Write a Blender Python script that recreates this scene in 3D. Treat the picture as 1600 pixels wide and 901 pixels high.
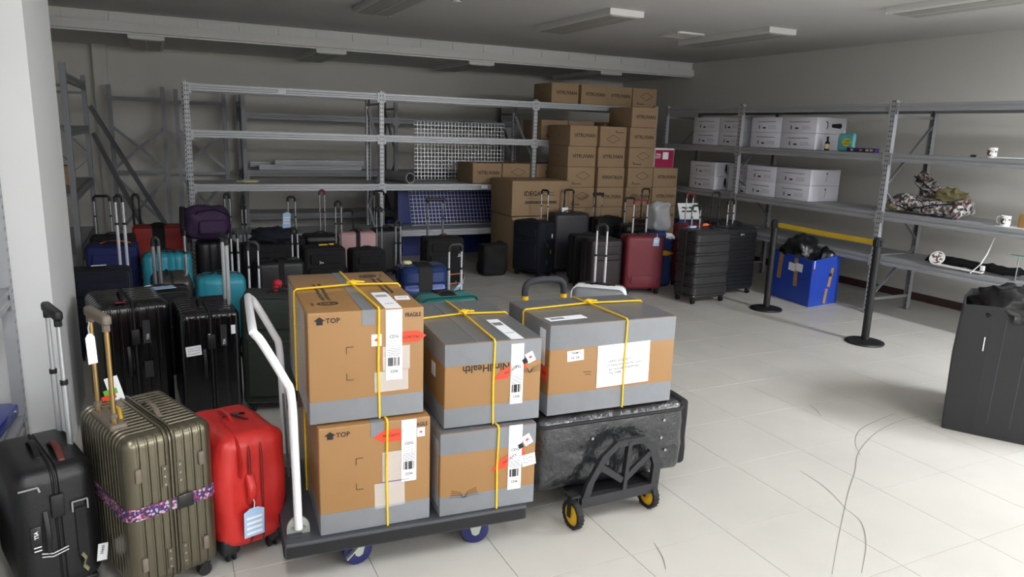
import bpy, bmesh, math, random
from mathutils import Vector, Matrix, noise
random.seed(7)
for o in list(bpy.data.objects): bpy.data.objects.remove(o)
scene = bpy.context.scene
COL = scene.collection
PI = math.pi
R = math.radians

# ------------------------------------------------------------------ camera
cam_d = bpy.data.cameras.new('camera'); cam = bpy.data.objects.new('camera', cam_d); COL.objects.link(cam)
cam_d.sensor_width = 36; cam_d.lens = 25.50; cam_d.clip_start = .05; cam_d.clip_end = 60
_r = Vector((0.90057, -0.43349, 0.0325958)); _u = Vector((0.0629826, 0.2043023, 0.9768796)); _f = Vector((0.4301244, 0.8776954, -0.2112907))
cam.matrix_world = Matrix(((_r.x, _u.x, -_f.x, 0), (_r.y, _u.y, -_f.y, 0), (_r.z, _u.z, -_f.z, 1.8), (0, 0, 0, 1)))
scene.camera = cam

# ------------------------------------------------------------------ world, exposure
world = bpy.data.worlds.new('world'); scene.world = world; world.use_nodes = True
world.node_tree.nodes['Background'].inputs[0].default_value = (.8, .85, .9, 1)
world.node_tree.nodes['Background'].inputs[1].default_value = 0.02
scene.view_settings.view_transform = 'Standard'; scene.view_settings.look = 'None'
scene.view_settings.gamma = 1; scene.view_settings.use_curve_mapping = False
scene.view_settings.exposure = 0.0

# lit ceiling lamps near and behind the camera (each lamp's own area light sits in ceiling_lamp below)
LAMP_W = 146; FILL_W = 31
LIT = [(6.3, 0.9, 1.15), (4.25, 0.9, .08), (2.15, 0.9, .06), (-.02, 0.9, .2), (6.3, -2.1, .4), (4.25, -2.1, .1), (2.15, -2.1, .08), (-.02, -2.1, .18), (6.3, -5.1, 1.75), (4.25, -5.1, 1.0), (2.15, -5.1, .3), (-.02, -5.1, .22)]

# ------------------------------------------------------------------ materials
def lin(c): return tuple(((v/12.92) if v <= .04045 else ((v+.055)/1.055)**2.4) for v in c)
def hexc(s): return lin(tuple(int(s[i:i+2], 16)/255 for i in (0, 2, 4)))
MATS = {}
def mat(name, col, rough=.5, metal=0, var=.12, vscale=8, bump=0, bscale=40, coat=0, alpha=1, emit=0, stretch=None, spec=.5):
    if name in MATS: return MATS[name]
    m = bpy.data.materials.new(name); m.use_nodes = True; nt = m.node_tree; b = nt.nodes['Principled BSDF']
    c = hexc(col) if isinstance(col, str) else col
    b.inputs['Roughness'].default_value = rough; b.inputs['Metallic'].default_value = metal
    b.inputs['Specular IOR Level'].default_value = spec
    if coat: b.inputs['Coat Weight'].default_value = coat; b.inputs['Coat Roughness'].default_value = .12
    if alpha < 1: b.inputs['Alpha'].default_value = alpha
    tc = nt.nodes.new('ShaderNodeTexCoord'); vec = tc.outputs['Object']
    if stretch:
        mp = nt.nodes.new('ShaderNodeMapping'); mp.inputs['Scale'].default_value = stretch; nt.links.new(vec, mp.inputs[0]); vec = mp.outputs[0]
    if var:
        n = nt.nodes.new('ShaderNodeTexNoise'); n.inputs['Scale'].default_value = vscale; n.inputs['Detail'].default_value = 4; nt.links.new(vec, n.inputs['Vector'])
        mx = nt.nodes.new('ShaderNodeMix'); mx.data_type = 'RGBA'
        mx.inputs[6].default_value = tuple(v*(1-var) for v in c)+(1,); mx.inputs[7].default_value = tuple(min(1, v*(1+var)) for v in c)+(1,)
        nt.links.new(n.outputs['Fac'], mx.inputs[0]); nt.links.new(mx.outputs[2], b.inputs['Base Color'])
    else: b.inputs['Base Color'].default_value = c+(1,)
    if bump:
        n2 = nt.nodes.new('ShaderNodeTexNoise'); n2.inputs['Scale'].default_value = bscale; n2.inputs['Detail'].default_value = 3; nt.links.new(vec, n2.inputs['Vector'])
        bp = nt.nodes.new('ShaderNodeBump'); bp.inputs['Strength'].default_value = bump; bp.inputs['Distance'].default_value = .01
        nt.links.new(n2.outputs['Fac'], bp.inputs['Height']); nt.links.new(bp.outputs[0], b.inputs['Normal'])
        if coat: nt.links.new(bp.outputs[0], b.inputs['Coat Normal'])
    if emit: b.inputs['Emission Color'].default_value = (1, .97, .92, 1); b.inputs['Emission Strength'].default_value = emit
    MATS[name] = m
    return m

mat('wall', 'd6d4cd', .85, var=.04, vscale=1.5, bump=.05, bscale=60)
mat('pillar', 'e2e3e3', .7, var=.03, vscale=2, bump=.04, bscale=50)
mat('ceiling', 'd6d5d3', .85, var=.05, vscale=3, bump=.15, bscale=30, stretch=(1, 8, 1))
mat('acoustic', 'd9d9d8', .9, var=.22, vscale=160, bump=.3, bscale=150)
mat('tile', 'bdbab3', .42, var=.1, vscale=2.5, bump=.02, bscale=25)
mat('joint', '8f8b82', .8, var=.1)
mat('scuff', '857f76', .6, var=.1)
mat('baseboard', '4a3530', .6)
mat('lamp_body', 'd8d8d4', .5, var=.03)
mat('diffuser_off', 'a9a8a3', .45, var=.03)
mat('diffuser_on', 'ffffff', .5, var=0, emit=6)
mat('rack', 'a3a5a9', .38, metal=.2, var=.08, vscale=6, bump=.02, bscale=60)
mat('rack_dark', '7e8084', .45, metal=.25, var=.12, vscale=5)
mat('deck', 'a9abae', .45, metal=.2, var=.1, vscale=4)
mat('kraft', 'b0895f', .75, var=.06, vscale=5, bump=.06, bscale=25)
mat('kraft_wrapped', '997142', .5, var=.05, vscale=5, bump=.12, bscale=14, coat=.45)
mat('kraft_dark', '6e553c', .8, var=.1)
mat('carton_brown', '9c8264', .8, var=.06, vscale=5, bump=.05, bscale=25)
mat('grey_tape', '7b7e83', .4, var=.07, vscale=18, bump=.16, bscale=22, coat=.4)
mat('grey_tape_top', '6a6c70', .35, var=.12, vscale=14, bump=.3, bscale=26, stretch=(1, 5, 1), coat=.5)
mat('ink', '1c1a19', .7, var=0)
mat('ink_soft', '4a3a2c', .8, var=0)
mat('ink_grey', '6d6f73', .8, var=0)
mat('paper', 'f0f1f4', .7, var=.02)
mat('paper_blue', 'a9c6e6', .7, var=.05)
mat('film', 'ffffff', .25, var=0, alpha=.25, bump=.3, bscale=40)
mat('red_label', 'f2482c', .5, var=.03)
mat('rope', 'f2c21f', .7, var=.18, vscale=60, bump=.4, bscale=160)
mat('white_paint', 'e9e9ec', .35, var=.04, vscale=10)
mat('black_plastic', '141517', .5, var=.15, bump=.08, bscale=90)
mat('deck_plastic', '3b3d42', .55, var=.12, vscale=9, bump=.1, bscale=60)
mat('zinc', 'b9bfb6', .35, metal=.6, var=.1)
mat('steel', 'a9adb2', .28, metal=.85, var=.06)
mat('chrome', 'b9bbbf', .25, metal=.9, var=.03)
mat('alu_rod', 'c3c6ca', .33, metal=.55, var=.04)
mat('white_rod', 'c9cacd', .35, metal=.2, var=.03)
mat('blue_wheel', '20225c', .45, var=.1)
mat('yellow', 'e9b41b', .45, var=.06)
mat('yellow_belt', 'd9b327', .7, var=.05, bump=.1, bscale=120)
mat('rubber', '17181a', .75, var=.15)
mat('foam', '303238', .8, var=.1, bump=.15, bscale=120)
mat('hard_black', '131416', .42, var=.15, bump=.12, bscale=140)
mat('gloss_black', '0d0e10', .16, var=.1, coat=.3)
mat('fabric_black', '111215', .85, var=.2, vscale=30, bump=.25, bscale=220)
mat('fabric_navy', '121626', .85, var=.2, vscale=30, bump=.25, bscale=220)
mat('fabric_green', '252d26', .8, var=.12, vscale=20, bump=.2, bscale=200)
mat('fabric_blue', '1b2560', .8, var=.15, vscale=20, bump=.2, bscale=180)
mat('purple', '3a2548', .75, var=.25, vscale=12, bump=.35, bscale=35)
mat('teal', '2f93a8', .4, var=.06, bump=.04, bscale=80)
mat('teal_green', '14605c', .4, var=.08)
mat('bronze', '4b4846', .33, metal=.3, var=.08)
mat('red_hard', 'a8281f', .45, var=.08)
mat('red_nylon', 'c22a26', .42, var=.12, vscale=6, bump=.5, bscale=9)
mat('red_dark', '7a1f1d', .5, var=.1)
mat('maroon', '6f1f2c', .55, var=.1, bump=.1, bscale=60)
mat('brown_black', '2a2023', .6, var=.15)
mat('pink', 'c79c9f', .5, var=.05)
mat('navy_gloss', '24386b', .25, metal=.3, var=.08)
mat('charcoal', '2b2b30', .5, var=.08, bump=.08, bscale=90)
mat('graphite', '302f30', .34, var=.08, bump=.05, bscale=60)
mat('silver_case', '85878b', .4, var=.06)
mat('gold', '6b6656', .3, metal=.75, var=.06, vscale=4)
mat('gold_rod', 'a88c5a', .3, metal=.8, var=.05)
mat('taupe', '6f6459', .5, var=.08)
mat('orange', 'c9683f', .6)
mat('coral', 'e9713f', .7)
mat('crimson', 'b01d2f', .8, bump=.5, bscale=80)
mat('blue_box', '2547b0', .4, var=.08, vscale=5, bump=.08, bscale=12, coat=.2)
mat('blue_sheet', '1c2a74', .5, var=.12)
mat('packing_tape', 'ab8353', .4, var=.08)
mat('bag_black', '191a1c', .3, var=.2, vscale=5, bump=.8, bscale=9)
mat('coroplast', '222325', .5, var=.1, vscale=4, bump=.05, bscale=20)
mat('green_patch', '1f8f6c', .5)
mat('carton_white', 'e2e2ec', .7, var=.05, vscale=4)
mat('wrap_grey', '1e2023', .3, var=.25, vscale=9, bump=1, bscale=18, coat=.7)
mat('cart_frame', '26272a', .5, var=.1, bump=.06, bscale=80)
mat('wire', 'dfe1e4', .4, metal=.5, var=.03)
mat('pvc', '8d8f90', .45, var=.05)
mat('magenta', 'a11b4a', .5)
mat('glass_brown', '2b1c10', .15, var=.05)
mat('label_cream', 'cfc79c', .7)
mat('aqua', '63b3b8', .35, var=.1)
mat('lime_yellow', 'd9d24a', .5)
mat('violet_box', '3c2a68', .5, var=.15)
mat('khaki', '968d66', .75, var=.2, bump=.6, bscale=18)
mat('leather', '5a2a22', .5)
mat('crease', '4a4c50', .6)
mat('ceramic', 'e4e4e2', .25, var=.02)
mat('cork', 'b0854c', .8)
mat('glass_green', '9fc9b4', .2, alpha=.6, var=0)
mat('blue_plastic', '2b3f9a', .3, var=.08, coat=.4)
mat('olive_ribbon', '8d8c68', .7)
mat('plastic_bag', 'b5b8bd', .2, alpha=.55, bump=.6, bscale=10, var=.1)
mat('wool_blue', '1d3a77', .6, var=.15)
mat('lime', '6fbf3a', .5)

def pattern_mat(name, cols, scale=30, rough=.7, rnd=1.0):
    m = bpy.data.materials.new(name); m.use_nodes = True; nt = m.node_tree; b = nt.nodes['Principled BSDF']; b.inputs['Roughness'].default_value = rough
    tc = nt.nodes.new('ShaderNodeTexCoord'); v = nt.nodes.new('ShaderNodeTexVoronoi'); v.inputs['Scale'].default_value = scale; v.inputs['Randomness'].default_value = rnd
    cr = nt.nodes.new('ShaderNodeValToRGB'); cr.color_ramp.interpolation = 'CONSTANT'
    sp = nt.nodes.new('ShaderNodeSeparateColor'); nt.links.new(tc.outputs['Object'], v.inputs['Vector']); nt.links.new(v.outputs['Color'], sp.inputs[0])
    nt.links.new(sp.outputs[0], cr.inputs[0]); nt.links.new(cr.outputs[0], b.inputs['Base Color'])
    el = cr.color_ramp.elements
    while len(el) < len(cols): el.new(.5)
    for i, c in enumerate(cols): el[i].position = i/len(cols); el[i].color = hexc(c)+(1,)
    MATS[name] = m
pattern_mat('floral', ['2c2350', '3a2a66', '8b4f6c', 'c58a8e', '3a2a6a', 'b0a3b4', '2f2748', '8a2f4d'], 130)
pattern_mat('bag_print', ['c9c6c2', '45403c', 'd6d3cf', '2b2928', 'a9a49e', '93534f', '7f7a76', 'd0cdc9', '54504e', '8d8c9c'], 42)
pattern_mat('mug_print', ['e8e8e4', '5a3f36', 'cfcfca', '6b4a4a', 'e4e4e0'], 60)
pattern_mat('handset', ['e8e8e4', '9b9b98', 'cfcfca'], 70)

def post_mat():
    m = mat('post', 'a6a8ac', .38, metal=.2, var=.1, vscale=14); nt = m.node_tree; b = nt.nodes['Principled BSDF']
    src = b.inputs['Base Color'].links[0].from_socket
    tc = nt.nodes.new('ShaderNodeTexCoord'); s = nt.nodes.new('ShaderNodeSeparateXYZ'); nt.links.new(tc.outputs['Object'], s.inputs[0])
    def M(op, a, bb):
        n = nt.nodes.new('ShaderNodeMath'); n.operation = op
        for i, v in enumerate((a, bb)):
            if isinstance(v, (int, float)): n.inputs[i].default_value = v
            elif v is not None: nt.links.new(v, n.inputs[i])
        return n.outputs[0]
    ax = M('ABSOLUTE', M('SUBTRACT', M('ABSOLUTE', s.outputs[0], None), .013), None)
    mz = M('ABSOLUTE', M('SUBTRACT', M('MODULO', s.outputs[2], .05), .025), None)
    k = M('MULTIPLY', M('LESS_THAN', ax, .0055), M('LESS_THAN', mz, .008))
    mx = nt.nodes.new('ShaderNodeMix'); mx.data_type = 'RGBA'; nt.links.new(k, mx.inputs[0]); nt.links.new(src, mx.inputs[6]); mx.inputs[7].default_value = (.02, .02, .022, 1)
    nt.links.new(mx.outputs[2], b.inputs['Base Color'])
post_mat()

# ------------------------------------------------------------------ mesh helpers
class MB:
    def __init__(s): s.v = []; s.f = []
    def add(s, vs, fs):
        k = len(s.v); s.v += [tuple(p) for p in vs]; s.f += [tuple(i+k for i in f) for f in fs]; return s
    def box(s, c, size, rot=None):
        x, y, z = (d/2 for d in size); vs = [Vector(p) for p in ((-x,-y,-z),(x,-y,-z),(x,y,-z),(-x,y,-z),(-x,-y,z),(x,-y,z),(x,y,z),(-x,y,z))]
        if rot is not None: vs = [rot @ p for p in vs]
        return s.add([p+Vector(c) for p in vs], [(0,3,2,1),(4,5,6,7),(0,1,5,4),(1,2,6,5),(2,3,7,6),(3,0,4,7)])
    def bar(s, a, b, w, h, up=(0, 0, 1)):
        a = Vector(a); b = Vector(b); d = (b-a); L = d.length; d.normalize(); u = Vector(up)
        if abs(d.dot(u)) > .99: u = Vector((0, 1, 0))
        x = d.cross(u).normalized(); z = x.cross(d)
        return s.box((a+b)/2, (w, L, h), Matrix((x, d, z)).transposed())
    def tube(s, path, r, n=8, closed=False, sq=1.0):
        P = [Vector(p) for p in path]; m = len(P); k0 = len(s.v); prev = None
        for i, p in enumerate(P):
            t = (P[(i+1) % m]-P[i-1]) if closed else (P[min(i+1, m-1)]-P[max(i-1, 0)])
            t.normalize()
            if prev is None:
                u = Vector((0, 0, 1)) if abs(t.z) < .9 else Vector((1, 0, 0))
                x = t.cross(u).normalized()
            else:
                x = (prev-t*prev.dot(t)); x = x.normalized() if x.length > 1e-6 else prev
            prev = x; y = t.cross(x); rr = r[i] if isinstance(r, (list, tuple)) else r
            for j in range(n):
                a = 2*PI*j/n; s.v.append(tuple(p+x*math.cos(a)*rr+y*math.sin(a)*rr*sq))
        for i in range(m if closed else m-1):
            for j in range(n):
                a = k0+i*n+j; b = k0+i*n+(j+1) % n; i2 = (i+1) % m; c = k0+i2*n+(j+1) % n; d = k0+i2*n+j
                s.f.append((a, b, c, d))
        if not closed:
            s.f.append(tuple(k0+j for j in range(n-1, -1, -1))); s.f.append(tuple(k0+(m-1)*n+j for j in range(n)))
        return s
    def lathe(s, prof, n=24, c=(0, 0, 0), axis='z', caps=True):
        k0 = len(s.v); m = len(prof)
        for r, z in prof:
            for j in range(n):
                a = 2*PI*j/n; p = (r*math.cos(a), r*math.sin(a), z)
                if axis == 'y': p = (p[0], p[2], p[1])
                if axis == 'x': p = (p[2], p[0], p[1])
                s.v.append((p[0]+c[0], p[1]+c[1], p[2]+c[2]))
        for i in range(m-1):
            for j in range(n):
                q = (k0+i*n+j, k0+i*n+(j+1) % n, k0+(i+1)*n+(j+1) % n, k0+(i+1)*n+j)
                s.f.append(q)
        if caps: s.f.append(tuple(k0+j for j in range(n-1, -1, -1))); s.f.append(tuple(k0+(m-1)*n+j for j in range(n)))
        return s
    def prism(s, poly, a, b, f):
        "poly 2D, extruded from a to b; f(u,v,t)->xyz"
        n = len(poly)
        vs = [f(u, v, a) for u, v in poly]+[f(u, v, b) for u, v in poly]
        fs = [tuple(range(n-1, -1, -1)), tuple(range(n, 2*n))]+[(i, (i+1) % n, n+(i+1) % n, n+i) for i in range(n)]
        return s.add(vs, fs)
    def band(s, path2, t, z0, z1):
        "closed strip standing on a 2D path, thickness t outwards from the centre"
        n = len(path2); vs = []
        for x, y in path2:
            d = Vector((x, y, 0)); d = d.normalized() if d.length else Vector((1, 0, 0))
            vs += [(x, y, z0), (x+d.x*t, y+d.y*t, z0), (x+d.x*t, y+d.y*t, z1), (x, y, z1)]
        fs = []
        for i in range(n):
            a = 4*i; b = 4*((i+1) % n)
            for k in range(4): fs.append((a+k, b+k, b+(k+1) % 4, a+(k+1) % 4))
        return s.add(vs, fs)
    def build(s, name, m, parent=None, smooth=35, loc=None, rot=None):
        me = bpy.data.meshes.new(name); me.from_pydata(s.v, [], s.f)
        bm = bmesh.new(); bm.from_mesh(me); bmesh.ops.recalc_face_normals(bm, faces=bm.faces); bm.to_mesh(me); bm.free()
        me.materials.append(MATS[m])
        if smooth: me.shade_smooth(); me.set_sharp_from_angle(angle=R(smooth))
        return link(name, me, parent, loc, rot)
def link(name, me, parent=None, loc=None, rot=None):
    o = bpy.data.objects.new(name, me); COL.objects.link(o); o.parent = parent
    if loc is not None: o.location = loc
    if rot is not None: o.rotation_euler = rot
    return o
def thing(name, label, cat, loc=(0, 0, 0), rz=0, group=None):
    o = bpy.data.objects.new(name, None); COL.objects.link(o); o.location = loc; o.rotation_euler = (0, 0, R(rz)); o.empty_display_size = .05
    return tag(o, label, cat, group)
def tag(o, label, cat, group=None):
    o['label'] = label; o['category'] = cat
    if group: o['group'] = group
    return o
def struct(o): o['kind'] = 'structure'; return o
def copy_tree(o, parent=None):
    c = o.copy(); COL.objects.link(c); c.parent = parent
    for ch in o.children: copy_tree(ch, c)
    return c
def rr(hx, hy, r, n=4):
    r = min(r, hx*.999, hy*.999); out = []
    for cx, cy, a0 in ((hx-r, hy-r, 0), (-hx+r, hy-r, 90), (-hx+r, -hy+r, 180), (hx-r, -hy+r, 270)):
        for k in range(n+1):
            a = R(a0+90*k/n); out.append((cx+r*math.cos(a), cy+r*math.sin(a)))
    return out
def axis_lines(h, r, extra=(), seg=3, mid=0):
    L = set()
    for k in range(seg+1):
        t = h-r+r*math.tan(PI/4*k/seg); L.add(round(t, 5)); L.add(round(-t, 5))
    for e in extra:
        if -h+r < e < h-r: L.add(round(e, 5))
    for k in range(1, mid+1): L.add(round((-1+2*k/(mid+1))*(h-r), 5))
    return sorted(L)
def rbox(hx, hy, hz, r, ex=((), (), ()), disp=None, seg=3, mid=(0, 0, 0), c=(0, 0, 0)):
    "rounded box whose faces carry grid lines at the extra coordinates; disp moves a point along its normal"
    r = min(r, hx*.98, hy*.98, hz*.98); H = (hx, hy, hz); L = [axis_lines(H[i], r, ex[i], seg, mid[i]) for i in range(3)]
    mb = MB(); idx = {}
    def vid(p):
        key = tuple(round(q, 5) for q in p)
        if key in idx: return idx[key]
        q = Vector([max(-(H[i]-r), min(H[i]-r, p[i])) for i in range(3)]); n = (Vector(p)-q); n.normalize()
        pos = q+n*r
        if disp: pos = pos+n*disp(Vector(p), n)
        idx[key] = len(mb.v); mb.v.append((pos.x+c[0], pos.y+c[1], pos.z+c[2])); return idx[key]
    for ax in range(3):
        a, b = (ax+1) % 3, (ax+2) % 3
        for sgn in (-1, 1):
            for i in range(len(L[a])-1):
                for j in range(len(L[b])-1):
                    q = []
                    for (ii, jj) in ((i, j), (i+1, j), (i+1, j+1), (i, j+1)):
                        p = [0, 0, 0]; p[ax] = sgn*H[ax]; p[a] = L[a][ii]; p[b] = L[b][jj]; q.append(vid(p))
                    mb.f.append(tuple(q) if sgn > 0 else tuple(reversed(q)))
    return mb
def rib_lines(h, s, duty=.62):
    "coordinates and a function: 0 on the rib, -1 in the groove"
    n = max(1, int(2*h/s)); s = 2*h/n; L = []
    for k in range(n): L += [-h+s*(k+.5)-s*duty/2, -h+s*(k+.5)+s*duty/2, -h+s*k-s*(1-duty)*.22, -h+s*k+s*(1-duty)*.22]
    def g(t):
        u = ((t+h) % s)/s; u = min(u, 1-u)
        lo = (1-duty)*.25; hi = (1-duty)/2
        return -1 if u < lo+1e-4 else (0 if u > hi-1e-4 else -(hi-u)/(hi-lo))
    return L, g
TXT = {}
def text_mesh(s, size, m):
    k = (s, size, m)
    if k not in TXT:
        cu = bpy.data.curves.new('lettering', 'FONT'); cu.body = s; cu.size = size; cu.align_x = 'CENTER'; cu.align_y = 'CENTER'; cu.resolution_u = 2; cu.offset = size*.018
        ob = bpy.data.objects.new('lettering', cu); COL.objects.link(ob)
        me = bpy.data.meshes.new_from_object(ob.evaluated_get(bpy.context.evaluated_depsgraph_get())); bpy.data.objects.remove(ob)
        me.materials.clear(); me.materials.append(MATS[m]); TXT[k] = me
    return TXT[k]
class Face:
    "a flat face of a thing: origin, right and up vectors in the thing's own space"
    def __init__(s, o, ux, uy): s.o = Vector(o); s.x = Vector(ux).normalized(); s.y = Vector(uy).normalized(); s.n = s.x.cross(s.y)
    def M(s, u, v, lift, rot):
        c, k = math.cos(R(rot)), math.sin(R(rot)); x = s.x*c+s.y*k; y = s.y*c-s.x*k; p = s.o+s.x*u+s.y*v+s.n*lift
        return Matrix(((x.x, y.x, s.n.x, p.x), (x.y, y.y, s.n.y, p.y), (x.z, y.z, s.n.z, p.z), (0, 0, 0, 1)))
    def slab(s, name, m, u, v, w, h, parent, lift=0, t=.0012, rot=0):
        mb = MB().box((0, 0, t/2), (w, h, t)); o = mb.build(name, m, parent, 0); o.matrix_local = s.M(u, v, lift, rot); return o
    def poly(s, name, m, pts, u, v, parent, lift=0, t=.0012, rot=0):
        mb = MB().prism(pts, 0, t, lambda a, b, c: (a, b, c)); o = mb.build(name, m, parent, 0); o.matrix_local = s.M(u, v, lift, rot); return o
    def strokes(s, name, m, segs, u, v, parent, lift=0, w=.003, rot=0, t=.0008):
        mb = MB()
        for (a, b, c, d) in segs:
            L = math.hypot(c-a, d-b); an = math.atan2(d-b, c-a)
            mb.box(((a+c)/2, (b+d)/2, t/2), (L, w, t), Matrix.Rotation(an, 3, 'Z'))
        o = mb.build(name, m, parent, 0); o.matrix_local = s.M(u, v, lift, rot); return o
    def text(s, body, m, u, v, size, parent, lift=.001, rot=0, sx=1):
        o = link('lettering', text_mesh(body, size, m), parent); o.matrix_local = s.M(u, v, lift, rot) @ Matrix.Diagonal((sx, 1, 1, 1)); return o
def scribble(w, h, rows, seed):
    rnd = random.Random(seed); segs = []
    for i in range(rows):
        y = h/2-h*(i+.5)/rows; x = -w/2
        while x < w/2:
            L = rnd.uniform(.004, .012); segs.append((x, y+rnd.uniform(-.1, .1)*h/rows, x+L*.8, y+rnd.uniform(-.22, .22)*h/rows)); x += L+rnd.uniform(.001, .004)
    return segs
def blob(rx, ry, rz, seed, amp=.15, fr=3.0, n=20, flat=None):
    mb = MB(); rows = n//2
    off = Vector((seed*7.1, seed*3.3, seed))
    pts = []
    for i in range(rows+1):
        th = PI*i/rows
        for j in range(n):
            ph = 2*PI*j/n; d = Vector((math.sin(th)*math.cos(ph), math.sin(th)*math.sin(ph), math.cos(th)))
            k = 1+amp*noise.noise(d*fr+off)+amp*.5*noise.noise(d*fr*2.3+off)
            p = [d.x*rx*k, d.y*ry*k, d.z*rz*k]
            if flat is not None and p[2] < flat: p[2] = flat
            pts.append(tuple(p))
    fs = []
    for i in range(rows):
        for j in range(n): fs.append((i*n+j, (i+1)*n+j, (i+1)*n+(j+1) % n, i*n+(j+1) % n))
    return mb.add(pts, fs)

SCUFFS = [[(2.483, 1.875), (2.751, 2.071), (3.166, 2.364), (3.405, 2.52), (3.672, 2.708), (4.035, 2.87), (4.385, 2.948), (4.642, 2.944)], [(3.628, 2.66), (3.77, 2.817), (3.981, 2.945), (4.248, 3.012), (4.46, 3.051)], [(3.014, 2.248), (2.976, 2.131), (2.826, 1.982), (2.61, 1.831)], [(1.921, 2.371), (1.887, 2.264), (1.841, 2.181)], [(3.132, 2.655), (3.101, 2.451), (3.014, 2.248)], [(4.006, 3.39), (3.974, 3.3), (3.912, 3.202)]]

def world_coords(name):
    nt = MATS[name].node_tree; g = nt.nodes.new('ShaderNodeNewGeometry')
    for n in list(nt.nodes):
        if n.type == 'TEX_COORD':
            for l in list(n.outputs['Object'].links): nt.links.new(g.outputs['Position'], l.to_socket)
for k in ('tile', 'wall', 'ceiling', 'acoustic', 'pillar', 'carton_brown', 'carton_white', 'joint'): world_coords(k)

# ------------------------------------------------------------------ the room
ZC, ZL, YB, XR, YK, XL, YF = 2.99, 2.78, 11.9, 8.02, 9.92, -3.2, -7.5
T = .53; TX0, TY0 = .71, 1.80
fl = struct(MB().box(((XL+XR)/2, (YF+YB)/2, -.055), (XR-XL+.4, YB-YF+.4, .102)).build('floor', 'joint', None, 0))
tiles = []
for i in range(-8, 15):
    for j in range(-19, 21):
        x0, y0 = TX0+i*T, TY0+j*T
        x1, y1 = min(x0+T, XR), min(y0+T, YB); x0, y0 = max(x0, XL), max(y0, YF)
        if x1-x0 < .02 or y1-y0 < .02: continue
        tiles.append((x0, y0, x1, y1))
def in_view(t):
    x, y = (t[0]+t[2])/2, (t[1]+t[3])/2; d = Vector((x, y, -1.8)); z = d.dot(_f)
    if z < .3: return False
    return abs(d.dot(_r)/z) < .78 and abs(d.dot(_u)/z) < .48
seen = sorted([t for t in tiles if in_view(t)], key=lambda t: (t[0]+t[2])**2+(t[1]+t[3])**2)[:298]
sset = set(seen); TM = {}
for t in seen:
    k = (round(t[2]-t[0], 3), round(t[3]-t[1], 3))
    if k not in TM:
        me = bpy.data.meshes.new('tile'); mb = rbox(k[0]/2-.0012, k[1]/2-.0012, .003, .001, seg=1); me.from_pydata(mb.v, [], mb.f); me.materials.append(MATS['tile']); TM[k] = me
    link('tile', TM[k], fl, ((t[0]+t[2])/2, (t[1]+t[3])/2, -.003))
mb = MB()
for t in tiles:
    if t not in sset: mb.box(((t[0]+t[2])/2, (t[1]+t[3])/2, -.003), (t[2]-t[0]-.0024, t[3]-t[1]-.0024, .006))
mb.build('outer_tiles', 'tile', fl, 0)['kind'] = 'stuff'
# scuffs on the floor
def strip(pts, w):
    mb = MB(); P = [Vector((x, y, 0)) for x, y in pts]; n = len(P); vs = []
    for i, p in enumerate(P):
        t = (P[min(i+1, n-1)]-P[max(i-1, 0)]).normalized(); s = Vector((-t.y, t.x, 0))*w/2*(.35+.65*math.sin(PI*(i+.5)/n))
        vs += [(p.x-s.x, p.y-s.y, .0006), (p.x+s.x, p.y+s.y, .0006)]
    return mb.add(vs, [(2*i, 2*i+1, 2*i+3, 2*i+2) for i in range(n-1)])
def smooth_path(P, n=6):
    out = []
    for i in range(len(P)-1):
        p0, p1, p2, p3 = P[max(i-1, 0)], P[i], P[i+1], P[min(i+2, len(P)-1)]
        for k in range(n):
            t = k/n
            out.append(tuple(.5*((2*p1[a])+(-p0[a]+p2[a])*t+(2*p0[a]-5*p1[a]+4*p2[a]-p3[a])*t*t+(-p0[a]+3*p1[a]-3*p2[a]+p3[a])*t**3) for a in range(len(p1))))
    return out+[P[-1]]
for P in SCUFFS: strip(smooth_path(P), .006).build('scuff_mark', 'scuff', fl, 0)

def wall(name, c, size, m='wall'): return struct(MB().box(c, size).build(name, m, None, 0))
wall('wall_back', ((XL+XR)/2, YB+.06, 1.55), (XR-XL+.4, .12, 3.1))
wall('wall_right', (XR+.06, (YF+YB)/2, 1.55), (.12, YB-YF, 3.1))
wall('wall_left', (XL-.06, (YF+YB)/2, 1.55), (.12, YB-YF, 3.1))
wall('wall_front', ((XL+XR)/2, YF-.06, 1.55), (XR-XL+.4, .12, 3.1))
wall('wall_pilaster', (-.62, YB-.05, ZL/2), (.17, .1, ZL))
wall('wall_pillar', (-1.0, 4.76, ZC/2), (.96, 1.06, ZC), 'pillar')
wall('ceiling', ((XL+XR)/2, (YF+YK)/2, ZC+.05), (XR-XL+.3, YK-YF, .1), 'ceiling')
wall('ceiling_low', ((XL+XR)/2, (YK+YB)/2+.02, ZL+.05), (XR-XL+.3, YB-YK+.16, .1), 'ceiling')
b = wall('ceiling_step', ((XL+XR)/2, YK+.02, (ZC+ZL)/2+.03), (XR-XL+.3, .03, ZC-ZL+.1), 'lamp_body')
PW = .455; n = int((XR-XL)/PW); w = (XR-XL)/n
me = bpy.data.meshes.new('panel'); mb = rbox(w/2-.0025, .006, (ZC-ZL)/2-.016, .002, seg=1); me.from_pydata(mb.v, [], mb.f); me.materials.append(MATS['acoustic'])
for i in range(n): link('panel', me, b, (XL+w*(i+.5), YK-.002, (ZC+ZL)/2+.002))
for z in (ZL+.008, ZC-.008): MB().box(((XL+XR)/2, YK-.006, z), (XR-XL, .03, .02)).build('edge_trim', 'lamp_body', b, 0)
struct(MB().box((XR-.006, (YF+YB)/2, .045), (.012, YB-YF, .09)).build('baseboard_right', 'baseboard', None, 0))
struct(MB().box(((XL+XR)/2, YB-.006, .045), (XR-XL-.03, .012, .09)).build('baseboard_back', 'baseboard', None, 0))

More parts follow.
